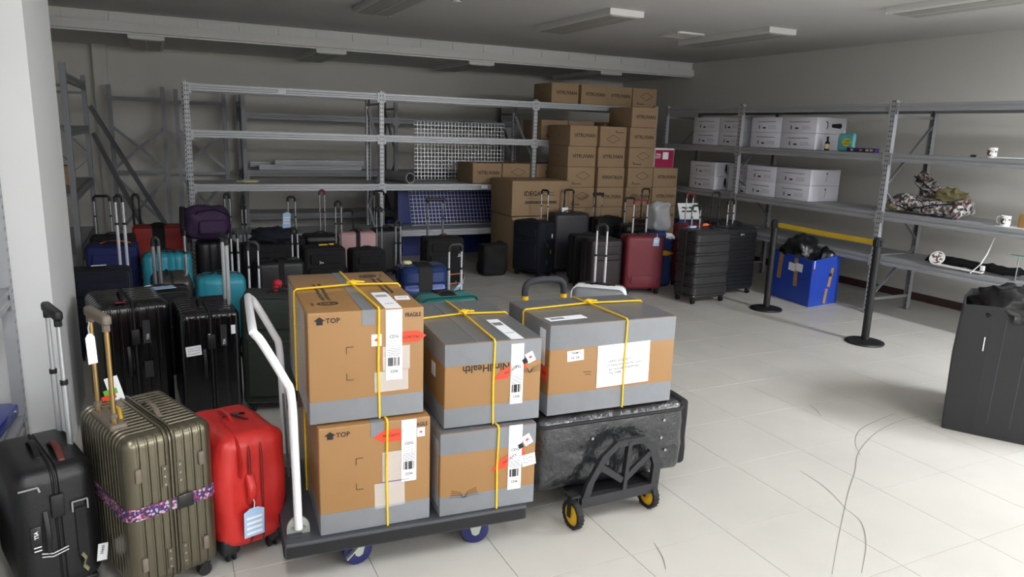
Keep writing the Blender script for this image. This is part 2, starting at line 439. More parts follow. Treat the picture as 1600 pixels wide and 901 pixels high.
# ------------------------------------------------------------------ ceiling lamps, vent, detector
def ceiling_lamp(x, y, zc, label, lit=0, L=1.54, group='unlit surface ceiling lights'):
    t = thing('ceiling_light', label, 'light', (x, y, zc), 0, group)
    MB().prism([(-.195, 0), (.195, 0), (.195, -.05), (.17, -.062), (-.17, -.062), (-.195, -.05)], -L/2, L/2, lambda u, v, s: (u, s, v)).build('housing', 'lamp_body', t, 0)
    MB().box((0, 0, -.0645), (.32, L-.08, .005)).build('diffuser', 'diffuser_on' if lit else 'diffuser_off', t, 0)
    for s in (-1, 1):
        MB().box((0, s*(L/2+.004), -.03), (.392, .008, .058)).build('end_cap', 'lamp_body', t, 0)
    MB().box((0, 0, -.068), (.012, L-.08, .004)).build('divider', 'lamp_body', t, 0)
    if lit:
        ld = bpy.data.lights.new('lamp', 'AREA'); ld.shape = 'RECTANGLE'; ld.size = .32; ld.size_y = L-.1; ld.energy = LAMP_W*lit; ld.color = (.97, 1, 1.06)
        lo = bpy.data.objects.new('lamp', ld); COL.objects.link(lo); lo.parent = t; lo.location = (0, 0, -.075)
        for yy in (-.4, .4):   # fill points added under the lamp to brighten far floor and walls
            pd = bpy.data.lights.new('fill_point', 'POINT'); pd.energy = FILL_W*lit; pd.shadow_soft_size = .09; pd.color = ld.color
            po_ = bpy.data.objects.new('fill_point', pd); COL.objects.link(po_); po_.parent = t; po_.location = (0, yy, -.17)
    return t
for x, y, lab in [(2.1, 7.0, 'unlit ceiling light left of the smoke detector'), (4.2, 7.01, 'unlit ceiling light over the middle of the room left of the vent'),
                  (6.2, 6.97, 'unlit ceiling light right of the square air vent'), (6.12, 3.95, 'unlit ceiling light at the upper right corner of the view')]:
    ceiling_lamp(x, y, ZC, lab)
for x, lab in [(-.02, 'unlit light under the lowered ceiling nearest the white pillar'), (2.15, 'unlit light under the lowered ceiling over the first rack bay'),
               (4.29, 'unlit light under the lowered ceiling over the wire grid panel'), (6.5, 'unlit light under the lowered ceiling above the brown carton stack')]:
    ceiling_lamp(x, 10.76, ZL, lab)
for i, (x, y, k) in enumerate(LIT): ceiling_lamp(x, y, ZC, 'lit ceiling light behind the camera', k, group='lit ceiling lights behind the camera')
t = thing('air_vent', 'square louvred air vent in the ceiling', 'vent', (5.69, 7.28, ZC))
mb = MB()
for a, b2 in (((-.18, -.18), (.18, -.18)), ((.18, -.18), (.18, .18)), ((.18, .18), (-.18, .18)), ((-.18, .18), (-.18, -.18))): mb.bar((a[0], a[1], -.01), (b2[0], b2[1], -.01), .03, .02)
mb.build('vent_frame', 'lamp_body', t, 0)
MB().box((0, 0, -.002), (.34, .34, .003)).build('vent_backing', 'joint', t, 0)
for k in range(6): MB().box((0, -.13+.052*k, -.012), (.33, .03, .003), Matrix.Rotation(R(35), 3, 'X')).build('louvre', 'lamp_body', t, 0)
t = thing('smoke_detector', 'round white smoke detector on the ceiling', 'detector', (2.57, 6.6, ZC))
MB().lathe([(.0, -.001), (.055, -.001), (.055, -.02), (.04, -.045), (.0, -.05)], 20).build('dome', 'lamp_body', t)
MB().lathe([(.042, -.03), (.05, -.03), (.05, -.036), (.042, -.036)], 20).build('slot_ring', 'ink', t)

# ------------------------------------------------------------------ racks
C_POLY = [(-.0275, 0), (.0275, 0), (.0275, .05), (.0215, .05), (.0215, .004), (-.0215, .004), (-.0215, .05), (-.0275, .05)]
B_POLY = [(0, 0), (0, .022), (.006, .028), (.006, .046), (0, .052), (0, .078), (.035, .078), (.035, .07), (.04, .07), (.04, 0)]
PM = {}
def post(parent, x, y, h, flip, m='post'):
    k = (round(h, 2), m)
    if k not in PM:
        o = MB().prism(C_POLY, 0, h, lambda u, v, s: (u, v, s)).build('post', m, parent, 0); PM[k] = o.data
    else: o = link('post', PM[k], parent)
    o.location = (x, y, .004); o.rotation_euler = (0, 0, PI if flip else 0)
    return o
def foot(parent, x, y): MB().box((x, y, .003), (.09, .09, .006)).build('foot_plate', 'rack_dark', parent, 0)
def rack(label, loc, rz, posts, depth, h, levels, name='shelving_rack', dark=False, cat='rack'):
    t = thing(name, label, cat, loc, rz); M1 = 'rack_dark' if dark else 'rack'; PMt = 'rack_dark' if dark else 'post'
    for x in posts:
        post(t, x, 0, h, False, PMt); post(t, x, depth, h, True, PMt); foot(t, x, .025); foot(t, x, depth-.025)
        zs = [.15, .75, 1.35, 2.05]
        for z in (.15, 1.08, 2.08): MB().bar((x, .03, z), (x, depth-.03, z), .02, .03).build('cross_bar', M1, t, 0)
        for k in range(3):
            a, b2 = (.03, depth-.03) if k % 2 == 0 else (depth-.03, .03)
            MB().bar((x+.012, a, zs[k]+.03), (x+.012, b2, zs[k+1]-.03), .008, .035, (1, 0, 0)).build('diagonal_brace', M1, t, 0)
    for i in range(len(posts)-1):
        a, b2 = posts[i]+.029, posts[i+1]-.029
        for z, deck in levels[i]:
            for y, s in ((.004, 1), (depth-.004, -1)):
                MB().prism(B_POLY, a, b2, lambda u, v, q: (q, y+s*u, z-.078+v)).build('beam', M1, t, 0)
            for xx in (a+.012, b2-.012): MB().box((xx, .001, z-.05), (.024, .005, .12)).build('beam_clip', M1, t, 0)
            if deck: MB().box(((a+b2)/2, depth/2, z-.004), (b2-a, depth-.09, .012)).build('deck', 'deck', t, 0)
    return t
L4 = [(2.208, 0), (1.70, 0), (1.092, 1), (.492, 1)]
L4d = [(2.208, 1), (1.70, 1), (1.092, 1), (.492, 1)]
backrack = rack('long grey steel rack across the back with open upper levels', (0, 9.07, 0), 0, [.34, 2.56, 4.72, 6.74], .70, 2.235, [L4, L4, L4d])
for x, z in ((1.37, 2.17), (3.98, 1.055)): MB().box((x, 9.071-9.07, z), (.09, .003, .045)).build('price_sticker', 'paper', backrack, 0)
LR4 = [(2.21, 1), (1.70, 1), (1.094, 1), (.63, 1)]
rack('grey steel rack along the right wall holding white cartons', (6.84, 8.97, 0), -90, [0, 1.56, 3.76, 5.96], .68, 2.23, [LR4, LR4, LR4])
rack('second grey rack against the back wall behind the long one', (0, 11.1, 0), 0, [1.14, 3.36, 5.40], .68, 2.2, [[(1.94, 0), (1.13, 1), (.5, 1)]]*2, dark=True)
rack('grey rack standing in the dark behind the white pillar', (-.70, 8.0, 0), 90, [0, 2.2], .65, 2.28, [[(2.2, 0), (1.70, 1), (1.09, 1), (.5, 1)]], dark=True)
rack('grey rack in front of the white pillar at the left edge', (-.66, 1.87, 0), 90, [0, 2.2], .6, 2.23, [[(1.9, 1), (1.0, 1), (.36, 1)]])
# taken-apart upright frames leaning on the back wall
def loose_frame(label, x0, x1, y, h, tilt):
    t = thing('upright_frame', label, 'rack frame', (0, y, 0), 0, 'taken apart rack frames'); t.rotation_euler = (R(tilt), 0, 0)
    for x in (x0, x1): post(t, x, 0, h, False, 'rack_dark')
    for z in (h-.17, h/2-.05, .2): MB().bar((x0, .03, z), (x1, .03, z), .02, .045).build('cross_bar', 'rack_dark', t, 0)
    for za, zb in ((h-.55, h/2), (h/2-.1, .25)):
        MB().bar((x0, .02, za), (x1, .02, zb), .01, .04).build('diagonal_brace', 'rack_dark', t, 0)
        MB().bar((x0, .04, zb), (x1, .04, za), .01, .04).build('diagonal_brace', 'rack_dark', t, 0)
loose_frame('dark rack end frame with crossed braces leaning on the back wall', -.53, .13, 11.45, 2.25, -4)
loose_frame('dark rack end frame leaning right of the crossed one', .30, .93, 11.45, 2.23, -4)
for i, (x0, z0, x1, z1, y, lab) in enumerate([(-.75, 1.95, .25, .03, 10.85, 'long loose steel bar slanting down in front of the leaning frames'), (-.72, 1.6, -.05, .03, 10.55, 'shorter loose steel bar slanting behind the white pillar')]):
    tag(MB().bar((x0, y+.5, z0), (x1, y, z1), .035, .05).build('steel_bar', 'rack_dark', None, 0), lab, 'metal bar', 'loose steel bars')

# ------------------------------------------------------------------ luggage
def wheel_mesh():
    mb = MB()
    for s in (-1, 1): mb.lathe([(.006, s*.007), (.024, s*.007), (.026, s*.010), (.026, s*.016), (.022, s*.019), (.006, s*.019)], 12, (0, 0, .026), 'x')
    mb.box((0, 0, .04), (.012, .03, .034)); mb.lathe([(.027, .05), (.027, .066), (.02, .07)], 12)
    o = mb.build('wheel', 'rubber'); me = o.data; bpy.data.objects.remove(o); return me
WHEEL = wheel_mesh()
def arch(mb, a, b2, rise, r, n=6, up=(0, 0, 1)):
    a = Vector(a); b2 = Vector(b2); up = Vector(up); P = [a-up*.005]
    for k in range(n+1):
        t = k/n; P.append(a.lerp(b2, t)+up*rise*(min(1, 3.2*t, 3.2*(1-t))))
    P.append(b2-up*.005); return mb.tube(P, r, 8, sq=.6)
def pull_handle(root, x, y, z0, hl, sep, rod='alu_rod', grip='black_plastic', style='u', rr0=.0085, stage=.5):
    zt = z0+hl
    for s in (-1, 1):
        zm = z0+hl*stage
        tb = MB().tube([(x+s*sep/2, y, z0-.03), (x+s*sep/2, y, zm)], rr0, 10).build('tube', rod, root)
        MB().tube([(x+s*sep/2, y, zm-.01), (x+s*sep/2, y, zt)], rr0*.76, 10).build('inner_tube', rod, tb)
        MB().lathe([(rr0*1.25, 0), (rr0*1.25, .018)], 10, (x+s*sep/2, y, zm-.012)).build('collar', grip, tb)
    mb = MB()
    if style == 'u': mb.tube([(x-sep/2, y, zt-.035), (x-sep/2, y, zt), (x-sep/2+.018, y, zt+.018), (x+sep/2-.018, y, zt+.018), (x+sep/2, y, zt), (x+sep/2, y, zt-.035)], .0135, 8)
    else:
        mb = rbox(sep/2+.022, .017, .02, .013, seg=2, c=(x, y, zt+.012)); 
        for s in (-1, 1): mb.lathe([(.014, -.03), (.014, .01)], 8, (x+s*sep/2, y, zt))
    return mb.build('grip', grip, root)
def suitcase(label, x, y, rz, w, d, h, m, kind='hard', ribs=None, rib=.036, depth=.005, r=None, handle=None, hx=0, trim='black_plastic', wheels=True, side=1, group='luggage standing in the store room', zip_m='black_plastic', name='suitcase', strap=None, seg=3, z0=0, pocket_m=None):
    t = thing(name, label, 'suitcase', (x, y, z0), rz, group)
    wh = .06 if wheels else .012
    r = r or (.055 if kind == 'hard' else .04); r = min(r, d*.32)
    hz = (h-wh)/2; zc = wh+hz; ex = [[], [-.012, -.008, 0, .008, .012], []]; gx = gy = gz = None
    if ribs == 'v':
        a, gx = rib_lines(w/2-r*.6, rib); ex[0] += a; a, gy = rib_lines(d/2-r*.5, rib); ex[1] += a
    if ribs == 'h':
        a, gz = rib_lines(hz-r*.6, rib); ex[2] += a
    soft = kind == 'soft'
    def disp(p, n):
        k = 0
        if gx: k += gx(p.x)*(1-abs(n.x)) if abs(p.x) < w/2-r*.6 else 0
        if gy: k += gy(p.y)*abs(n.x) if abs(p.y) < d/2-r*.5 else 0
        if gz: k += gz(p.z)*(1-abs(n.z)) if abs(p.z) < hz-r*.6 else 0
        k *= depth
        if abs(p.y) < .0085 and abs(n.y) < .5: k -= .004
        if soft: k += .012*(1-(p.x/(w/2))**2)*(1-(p.z/hz)**2)*abs(n.y)+.006*noise.noise(p*9+Vector((x, y, 0)))
        return k
    mid = (2, 0, 3) if not soft else (6, 1, 8)
    b = rbox(w/2, d/2, hz, r, ex, disp, seg, mid, (0, 0, zc))
    F = MB(); F.v = b.v; K = MB(); K.v = list(b.v)
    for f in b.f: (F if sum(b.v[i][1] for i in f)/len(f) < 0 else K).f.append(f)
    for q, nm in ((F, 'front_shell'), (K, 'back_shell')):
        used = sorted({i for f in q.f for i in f}); mp = {i: k for k, i in enumerate(used)}
        g = MB(); g.v = [q.v[i] for i in used]; g.f = [tuple(mp[i] for i in f) for f in q.f]; g.build(nm if not soft else nm.replace('shell', 'panel'), m, t, 40)
    MB().tube([(a, 0, zc+c) for a, c in rr(w/2-.002, hz-.002, r)], .0055, 6, True).build('zipper', zip_m, t)
    if wheels:
        for sx in (-1, 1):
            for sy in (-1, 1): link('wheel', WHEEL, t, (sx*(w/2-.05), sy*(d/2-.05), 0))
    arch(MB(), (-.085, -.02 if d < .3 else -.03, h-.002), (.085, -.02 if d < .3 else -.03, h-.002), .028, .011).build('top_handle', trim, t)
    for s in ((-1, 1) if side == 2 else (side,) if side else ()):
        arch(MB(), (s*(w/2-.001), -.04, zc-.09), (s*(w/2-.001), -.04, zc+.09), .022, .010, up=(s, 0, 0)).build('side_handle', trim, t)
    if soft:
        for yy in (-d/2+.012, d/2-.012): MB().tube([(a, yy, zc+c) for a, c in rr(w/2-.012, hz-.012, r*.8)], .006, 6, True).build('piping', trim, t)
        pm = pocket_m or m
        pk = rbox(w/2-.04, .014, hz*.52, .013, seg=2, c=(0, -d/2-.014, zc-hz*.3)).build('front_pocket', pm, t)
        MB().tube([(-w/2+.06, -d/2-.03, zc+hz*.19), (w/2-.06, -d/2-.03, zc+hz*.19)], .004, 6).build('pocket_zip', trim, pk)
        rbox(w/2-.06, .01, hz*.17, .009, seg=2, c=(0, -d/2-.012, zc+hz*.58)).build('upper_pocket', pm, t)
    elif side:
        rbox(.011, .022, .045, .006, seg=1, c=((side if side != 2 else 1)*(w/2+.003), .0, zc+hz*.42)).build('lock', 'black_plastic' if m != 'gold' else 'steel', t)
    for sx in (-1, 1): rbox(.03, .03, .012, .01, seg=1, c=(sx*(w/2-.05), d/2-.05, wh+.004)).build('wheel_guard', trim, t)
    if handle:
        q = dict(hl=.4, sep=min(.2, w*.5)); q.update(handle); pull_handle(t, hx, d/2-.035, h, **q)
    if strap:
        sm, ww = strap
        MB().band([(a, c) for a, c in rr(d/2+.002, hz+.002, r, 4)], .004, -ww/2, ww/2).build('strap', sm, t).matrix_local = Matrix(((0, 0, 1, 0), (1, 0, 0, 0), (0, 1, 0, zc), (0, 0, 0, 1)))
    t['_'] = 0; del t['_']
    return t
def fr(d, z): return Face((0, -d/2-.002, z), (1, 0, 0), (0, 0, 1))
def hang_tag(root, p, m, w=.055, h=.11, rz=0, name='luggage_tag', cord='white_paint', lines=3, lean=8):
    t = MB().prism([(-w/2, 0), (-w/2, -h), (w/2, -h), (w/2, 0), (w*.2, .015), (-w*.2, .015)], 0, .0015, lambda u, v, s: (u, s, v)).build(name, m, root, 0)
    t.location = p; t.rotation_euler = (R(lean), 0, R(rz))
    MB().tube([(0, 0, .01), (.004, .004, .035), (0, .01, .06)], .0018, 5).build('cord', cord, t)
    for k in range(lines): MB().box((0, -.0006, -h*(.25+.2*k)), (w*.75, .0008, .01)).build('printed_line', 'paper' if m != 'paper' else 'ink_grey', t, 0)
    return t

H = dict
# --- row in front of the pillar
c1 = suitcase('black hard suitcase lowest at the left edge, silver pull handle raised', -.475, 3.10, -72, .44, .275, .555, 'hard_black', ribs=None, r=.06, handle=H(hl=.50, sep=.17, rod='alu_rod', style='bar', rr0=.011), hx=-.075, side=1, zip_m='rubber', seg=4)
s = Face((.2215, 0, .3), (0, 1, 0), (0, 0, 1))
rbox(.004, .018, .05, .003, seg=1, c=(.223, -.075, .30)).build('lock_plate', 'gloss_black', c1)
s.text('TSA', 'paper', -.075, .02, .018, c1, .008, 90); 
for zz in (.258, .272): s.strokes('dial', 'paper', [(-.012, 0, .012, 0)], -.075, zz-.3, c1, .0075, .004)
for k in (0, 1): MB().tube([(.226, -.065, .24-.012*k), (.232, -.03, .232-.012*k), (.23, .02, .242-.012*k)], .003, 6).build('zip_pull', 'chrome', c1)
s.strokes('handle_bracket', 'steel', [(-.025, -.02, -.025, .02), (-.025, .02, .025, .02), (.025, .02, .025, -.02)], .07, .09, c1, .006, .005, t=.004)
s.strokes('corner_bracket', 'steel', [(-.03, 0, .03, 0), (.03, 0, .035, -.02)], -.085, .2, c1, .002, .006, t=.003)
s.slab('side_strip', 'rubber', .07, -.02, .035, .2, c1, .001, .006)
s.slab('paper_sticker', 'paper', .13, -.13, .035, .07, c1, .003, .001, -8); s.text('Hess', 'ink', .13, -.12, .018, c1, .0045, 82)
MB().tube([(.24, .06, .2), (.245, .07, .18), (.24, .062, .15), (.245, .075, .13)], .012, 6, sq=.3).build('ribbon', 'olive_ribbon', c1)
arch(MB(), (-.02, .04, .556), (.16, .04, .556), .03, .013).build('leather_tag', 'leather', c1)

c2 = suitcase('champagne ribbed metal suitcase with a floral strap and gold handle', -.11, 3.04, 111, .49, .335, .675, 'gold', ribs='v', rib=.030, depth=.005, r=.045, handle=H(hl=.40, sep=.17, rod='gold_rod', grip='taupe', style='bar', rr0=.012, stage=.12), side=0, trim='taupe', zip_m='gold', seg=5, hx=0)
for yy in (-.014, .014): MB().tube([(a, yy, .3675+c) for a, c in rr(.2445, .307, .045)], .007, 8, True).build('frame_rim', 'gold', c2)
MB().band([(a, c) for a, c in rr(.2455, .168, .045, 6)], .0035, .355, .402).build('floral_strap', 'floral', c2)
rbox(.006, .03, .028, .005, seg=1, c=(-.252, -.04, .379)).build('strap_buckle', 'gloss_black', c2)
for zz in (.5, .16):
    for yy in (-.028, .028):
        MB().box((-.247, yy, zz), (.006, .018, .085)).build('latch_plate', 'gold', c2, 0)
        for dz in (-.032, 0, .032): MB().lathe([(.0001, -.0025), (.004, -.0025), (.004, .0025), (.0001, .0035)], 8, (-.2512, yy, zz+dz), 'x').build('rivet', 'steel', c2)
for yy in (-.11, .12):
    for zz in (.53, .17): rbox(.008, .011, .028, .006, seg=1, c=(-.248, yy, zz)).build('hinge_bump', 'taupe', c2)
rbox(.115, .032, .014, .012, seg=2, c=(0, .125, .678)).build('handle_housing', 'taupe', c2)
hang_tag(c2, (.03, .155, 1.0), 'paper', .034, .10, 100, lean=4, lines=2)
for k, m_ in enumerate(('paper', 'lime', 'red_label')):
    o = MB().box((0, 0, 0), ((.05, .05, .052)[k], .0015, (.11, .06, .018)[k])).build('airline_tag', m_, c2, 0); o.location = (.21, .03+.012*k, .73-(.015, .04, .042)[k]); o.rotation_euler = (R(12-4*k), R(14), R(70))
MB().tube([(-.06, .1, .695), (0, .085, .71), (.06, .09, .7), (.12, .07, .69)], .006, 6).build('yellow_cord', 'yellow', c2)

# red duffel on wheels
c3 = thing('wheeled_duffel', 'red nylon wheeled duffel bag beside the champagne suitcase', 'bag', (.22, 3.12, .0), 17, 'luggage standing in the store room')
b3 = rbox(.135, .205, .25, .06, disp=lambda p, n: .008*noise.noise(p*7)+.006*noise.noise(p*17)+(.02*abs(n.x)*(1-(p.z/.25)**2)), seg=4, mid=(5, 7, 9), c=(0, 0, .315))
b3.build('body', 'red_nylon', c3, 60)
for sx in (-1, 1):
    for sy in (-1, 1): link('wheel', WHEEL, c3, (sx*.09, sy*.14, 0))
    rbox(.04, .19, .04, .02, seg=2, c=(sx*.10, 0, .085)).build('base_guard', 'black_plastic', c3)
mb = MB(); mb.tube([(-.02, a, .305+c) for a, c in rr(.212, .247, .075, 5)], .0055, 6, True); mb.build('zipper', 'red_dark', c3)
mb = MB(); mb.tube([(.03, a, .305+c) for a, c in rr(.212, .247, .075, 5)], .0045, 6, True); mb.build('seam', 'red_dark', c3)
mb = MB(); P = [(-.06, -.21, .40), (-.06, -.222, .47), (-.06, -.19, .535), (-.055, -.10, .556), (-.05, 0, .556)]; mb.tube(P, .022, 8, sq=.25).build('carry_strap', 'red_nylon', c3)
arch(MB(), (-.02, -.205, .27), (-.02, -.205, .39), .025, .019, up=(0, -1, 0)).build('side_handle', 'red_nylon', c3)
arch(MB(), (-.01, -.03, .553), (-.01, .12, .553), .02, .017).build('top_handle', 'red_nylon', c3)
MB().tube([(-.03, .03, .575), (.03, .0, .582), (.06, .02, .57)], .005, 6).build('zip_cord', 'black_plastic', c3)
MB().tube([(.0, .02, .58), (.02, -.02, .575), (.05, -.05, .565)], .004, 6).build('zip_cord', 'black_plastic', c3)
rbox(.012, .15, .15, .012, seg=2, c=(.145, 0, .26)).build('outer_pocket', 'red_nylon', c3)
tg = hang_tag(c3, (-.02, -.238, .245), 'paper_blue', .085, .115, 0, lines=4, lean=3)

# --- second row: black cases
c4 = suitcase('large black grooved suitcase standing beside the white pillar', -.22, 4.87, -80, .50, .40, .755, 'gloss_black', ribs='v', rib=.05, r=.05, handle=None, side=1, zip_m='rubber')
s = Face((.252, .06, .5), (0, 1, 0), (0, 0, 1)); s.slab('lock_plate', 'charcoal', 0, .08, .04, .14, c4, .003, .004); s.text('TSA', 'paper', .005, .05, .02, c4, .008, 90); s.slab('grip_recess', 'charcoal', .0, -.15, .045, .1, c4, .003, .004)
Face((0, 0, .757), (1, 0, 0), (0, 1, 0)).slab('pink_badge', 'magenta', .21, -.06, .03, .05, c4, .001)
c5 = suitcase('glossy black suitcase with a white handwritten sticker, grey handle rods', .21, 4.76, -86, .48, .34, .70, 'gloss_black', ribs='v', rib=.055, r=.045, handle=H(hl=.40, sep=.15, rod='alu_rod', rr0=.012, stage=.99), side=1, zip_m='rubber')
s = Face((.243, 0, .45), (0, 1, 0), (0, 0, 1))
s.slab('lock_plate', 'charcoal', .07, .1, .035, .13, c5, .003, .004); s.text('TSA', 'paper', .072, .06, .02, c5, .008, 90); s.text('SAMSON', 'paper', -.01, .08, .018, c5, .003, 90)
s.slab('handwritten_sticker', 'paper', -.10, .02, .085, .06, c5, .002, .001, 4); s.strokes('handwriting', 'ink', scribble(.065, .045, 3, 4), -.10, .02, c5, .0032, .0025, 4)
s.slab('barcode_sticker', 'paper', .125, .13, .025, .055, c5, .004, .001); Face((0, 0, .702), (0, 1, 0), (-1, 0, 0)).text('C', 'magenta', -.08, -.18, .04, c5, .002)
c6 = suitcase('large dark green fabric suitcase behind the trolley handle with a red pompom', .655, 4.68, -14, .46, .30, .76, 'fabric_green', 'soft', handle=H(hl=.28, sep=.06, rod='white_rod', rr0=.007), hx=-.17, side=-1)
blob(.03, .03, .028, 4, .3, 4, 12).build('pompom', 'crimson', c6, loc=(-.02, .05, .80)); blob(.02, .02, .022, 9, .3, 4, 10).build('pompom', 'crimson', c6, loc=(-.025, -.02, .785))
c9 = suitcase('low black suitcase with a pale blue paper lying on top', -.04, 5.46, 2, .38, .28, .665, 'fabric_black', 'soft', handle=H(hl=.32, sep=.035, rod='steel', rr0=.013, stage=.9), hx=0)
Face((0, 0, .667), (1, 0, 0), (0, 1, 0)).slab('blue_paper', 'paper_blue', .02, -.08, .15, .1, c9, .014, .002, 12)
arch(MB(), (-.14, -.04, .668), (.06, .02, .668), .02, .006).build('white_cord', 'paper', c9)
# --- left rows further back
c7 = suitcase('dark navy fabric suitcase with a white luggage tag left of the tall chrome handle', -.44, 6.2, 0, .42, .28, .69, 'fabric_navy', 'soft', handle=H(hl=.52, sep=.05, rod='white_rod', rr0=.012, stage=.62), hx=.16)
Face((0, 0, .69), (1, 0, 0), (0, 1, 0)).slab('white_tag', 'paper', .0, -.06, .1, .03, c7, .03, .003, 8)
c8 = suitcase('royal blue fabric suitcase with coral piping behind the navy one', -.42, 7.62, 0, .44, .3, .66, 'fabric_blue', 'soft', handle=None, trim='fabric_navy')
arch(MB(), (-.1, .03, .66), (.15, .03, .66), .02, .012).build('coral_strap', 'coral', c8)
suitcase('black suitcase hidden behind the royal blue one, handles up', -.44, 8.22, 0, .40, .27, .66, 'fabric_black', 'soft', handle=H(hl=.36, sep=.14, rod='steel', grip='black_plastic'), hx=-.08)
suitcase('dark bronze hard suitcase between the two turquoise ones', .045, 6.32, -88, .40, .30, .60, 'bronze', ribs=None, r=.07, handle=H(hl=.34, sep=.07, rod='alu_rod', rr0=.009), side=1)
c11 = suitcase('turquoise hard suitcase with fine ribs, farther of the two', .03, 7.42, 0, .42, .29, .60, 'teal', ribs='v', rib=.05, r=.06, handle=None, side=-1)
c12 = suitcase('turquoise hard suitcase nearer the trolley, smooth sides', .405, 6.22, 0, .38, .28, .60, 'teal', ribs='v', rib=.12, depth=.008, r=.07, handle=H(hl=.30, sep=.05, rod='white_rod', rr0=.009), hx=.13, side=-1)
suitcase('red suitcase with a broad black strap at the far left', -.03, 8.68, 0, .50, .3, .69, 'red_hard', 'hard', r=.04, handle=H(hl=.3, sep=.06, rod='black_plastic', grip='black_plastic', rr0=.012), hx=-.2, strap=('rubber', .12))
c14 = suitcase('black suitcase carrying the purple backpack', .49, 7.95, 0, .38, .28, .62, 'hard_black', ribs='v', rib=.07, handle=H(hl=.44, sep=.05, rod='chrome'), hx=.14)
bp = thing('backpack', 'purple backpack lying on top of a black suitcase', 'backpack', (.42, 7.93, .64), 8)
rbox(.24, .15, .17, .135, disp=lambda p, n: .03*noise.noise(p*6), seg=4, mid=(4, 3, 3), c=(0, 0, .165)).build('body', 'purple', bp, 60)
rbox(.13, .03, .07, .025, seg=2, c=(.02, -.145, .13)).build('front_pocket', 'purple', bp)
mb = MB().tube([(-.2, -.12, .2), (-.1, -.16, .29), (.05, -.15, .31), (.19, -.1, .24)], .008, 6); mb.build('zipper', 'black_plastic', bp)
for q in (-1, 1): MB().tube([(q*.1-.1, .02, .3), (q*.1-.14, -.06, .33), (q*.09-.17, -.14, .2), (q*.09-.16, -.13, .05)], .022, 8, sq=.3).build('shoulder_strap', 'fabric_black', bp)
c15 = suitcase('black shiny suitcase between the green suitcase and the top parcel', .97, 6.98, 3, .44, .28, .56, 'hard_black', r=.05, handle=H(hl=.25, sep=.05, rod='white_rod', rr0=.009), hx=.18, strap=('fabric_black', .05))
c15b = suitcase('black fabric suitcase under a folded dark jacket', .93, 7.55, 0, .46, .3, .63, 'fabric_black', 'soft', handle=H(hl=.36, sep=.035, rod='chrome'), hx=-.18)
jk = tag(blob(.22, .13, .085, 5, .35, 3, 26, -.05).build('folded_jacket', 'fabric_navy', None, 60, (1.0, 7.52, .705)), 'dark folded jacket heaped on a black suitcase', 'jacket')
c15c = suitcase('black suitcase with a blue paper label tied to its handle', 1.2, 7.98, 0, .36, .27, .62, 'fabric_black', 'soft', handle=H(hl=.40, sep=.075, rod='chrome'), hx=.08)
hang_tag(c15c, (.02, .05, .86), 'paper_blue', .085, .16, 10, lines=3)
c32 = suitcase('black fabric suitcase with a grey printed panel beside the green one', .93, 5.55, -8, .40, .28, .585, 'fabric_black', 'soft', handle=None)
Face((0, 0, .588), (1, 0, 0), (0, 1, 0)).slab('grey_panel', 'silver_case', .07, .0, .17, .2, c32, .004, .01); Face((0, 0, .598), (1, 0, 0), (0, 1, 0)).strokes('print', 'red_dark', [(-.05, 0, .06, 0)], .07, -.03, c32, .005, .01)
MB().tube([(-.1, -.16, .2), (-.1, -.15, .58), (-.08, 0, .61), (-.05, .12, .595)], .022, 8, sq=.3).build('shoulder_strap', 'rubber', c32)
c16 = suitcase('black fabric suitcase with a small white emblem behind the top parcel', 1.47, 7.42, 0, .42, .29, .60, 'fabric_black', 'soft', handle=H(hl=.42, sep=.06, rod='chrome'), hx=.19)
f = Face((0, -.18, .48), (1, 0, 0), (0, 0, 1)); f.strokes('emblem', 'paper', [(-.02, -.012, .02, 0), (-.02, .012, .0, 0), (.0, .0, .02, -.01)], -.05, -.02, c16, 0, .006)
MB().box((.03, -.02, .615), (.16, .02, .012), Matrix.Rotation(R(12), 3, 'Z')).build('yellow_tag', 'yellow', c16, 0)
suitcase('black suitcase with a dark red grip below the back shelf', 1.62, 8.3, 0, .40, .28, .60, 'hard_black', ribs='h', rib=.06, handle=H(hl=.46, sep=.055, rod='chrome', grip='maroon'), hx=.05)
suitcase('pale pink hard suitcase under the back shelf with a black strap', 2.06, 8.42, -4, .44, .28, .60, 'pink', ribs=None, r=.045, handle=H(hl=.22, sep=.13, rod='black_plastic', rr0=.009), hx=-.08, strap=('rubber', .05))
suitcase('small black suitcase in front of the pink one', 1.93, 7.46, 0, .36, .28, .55, 'fabric_black', 'soft', handle=H(hl=.4, sep=.055, rod='steel'), hx=.19-.02)
suitcase('black suitcase hidden by the pink one with two dark handle rods', 2.47, 8.62, 0, .36, .26, .6, 'hard_black', handle=H(hl=.42, sep=.12, rod='steel'), hx=-.05)
c19 = suitcase('metallic navy blue suitcase with a black strap behind the top parcel', 2.19, 6.42, -3, .46, .29, .555, 'navy_gloss', ribs='h', rib=.11, depth=.012, r=.06, handle=H(hl=.38, sep=.045, rod='steel', rr0=.01), hx=-.2, strap=('rubber', .13))
blob(.05, .03, .02, 3, .5, 4, 12).build('beige_ribbon', 'label_cream', c19, loc=(-.15, -.02, .575))
c20 = suitcase('black sports suitcase with two orange stripes and a wide chrome handle', 2.95, 7.92, -2, .46, .3, .575, 'fabric_black', 'soft', handle=H(hl=.41, sep=.19, rod='chrome', style='bar', rr0=.012), hx=-.05)
f = Face((0, -.183, .3), (1, 0, 0), (0, 0, 1))
for k in (0, 1): f.slab('orange_stripe', 'orange', .12, -.14-.11*k, .18, .012, c20, .0, .002, 4)
f.strokes('emblem', 'paper', [(-.015, -.02, 0, .02), (0, .02, .015, -.02), (-.02, -.02, .02, -.005)], .15, .08, c20, .003, .005)
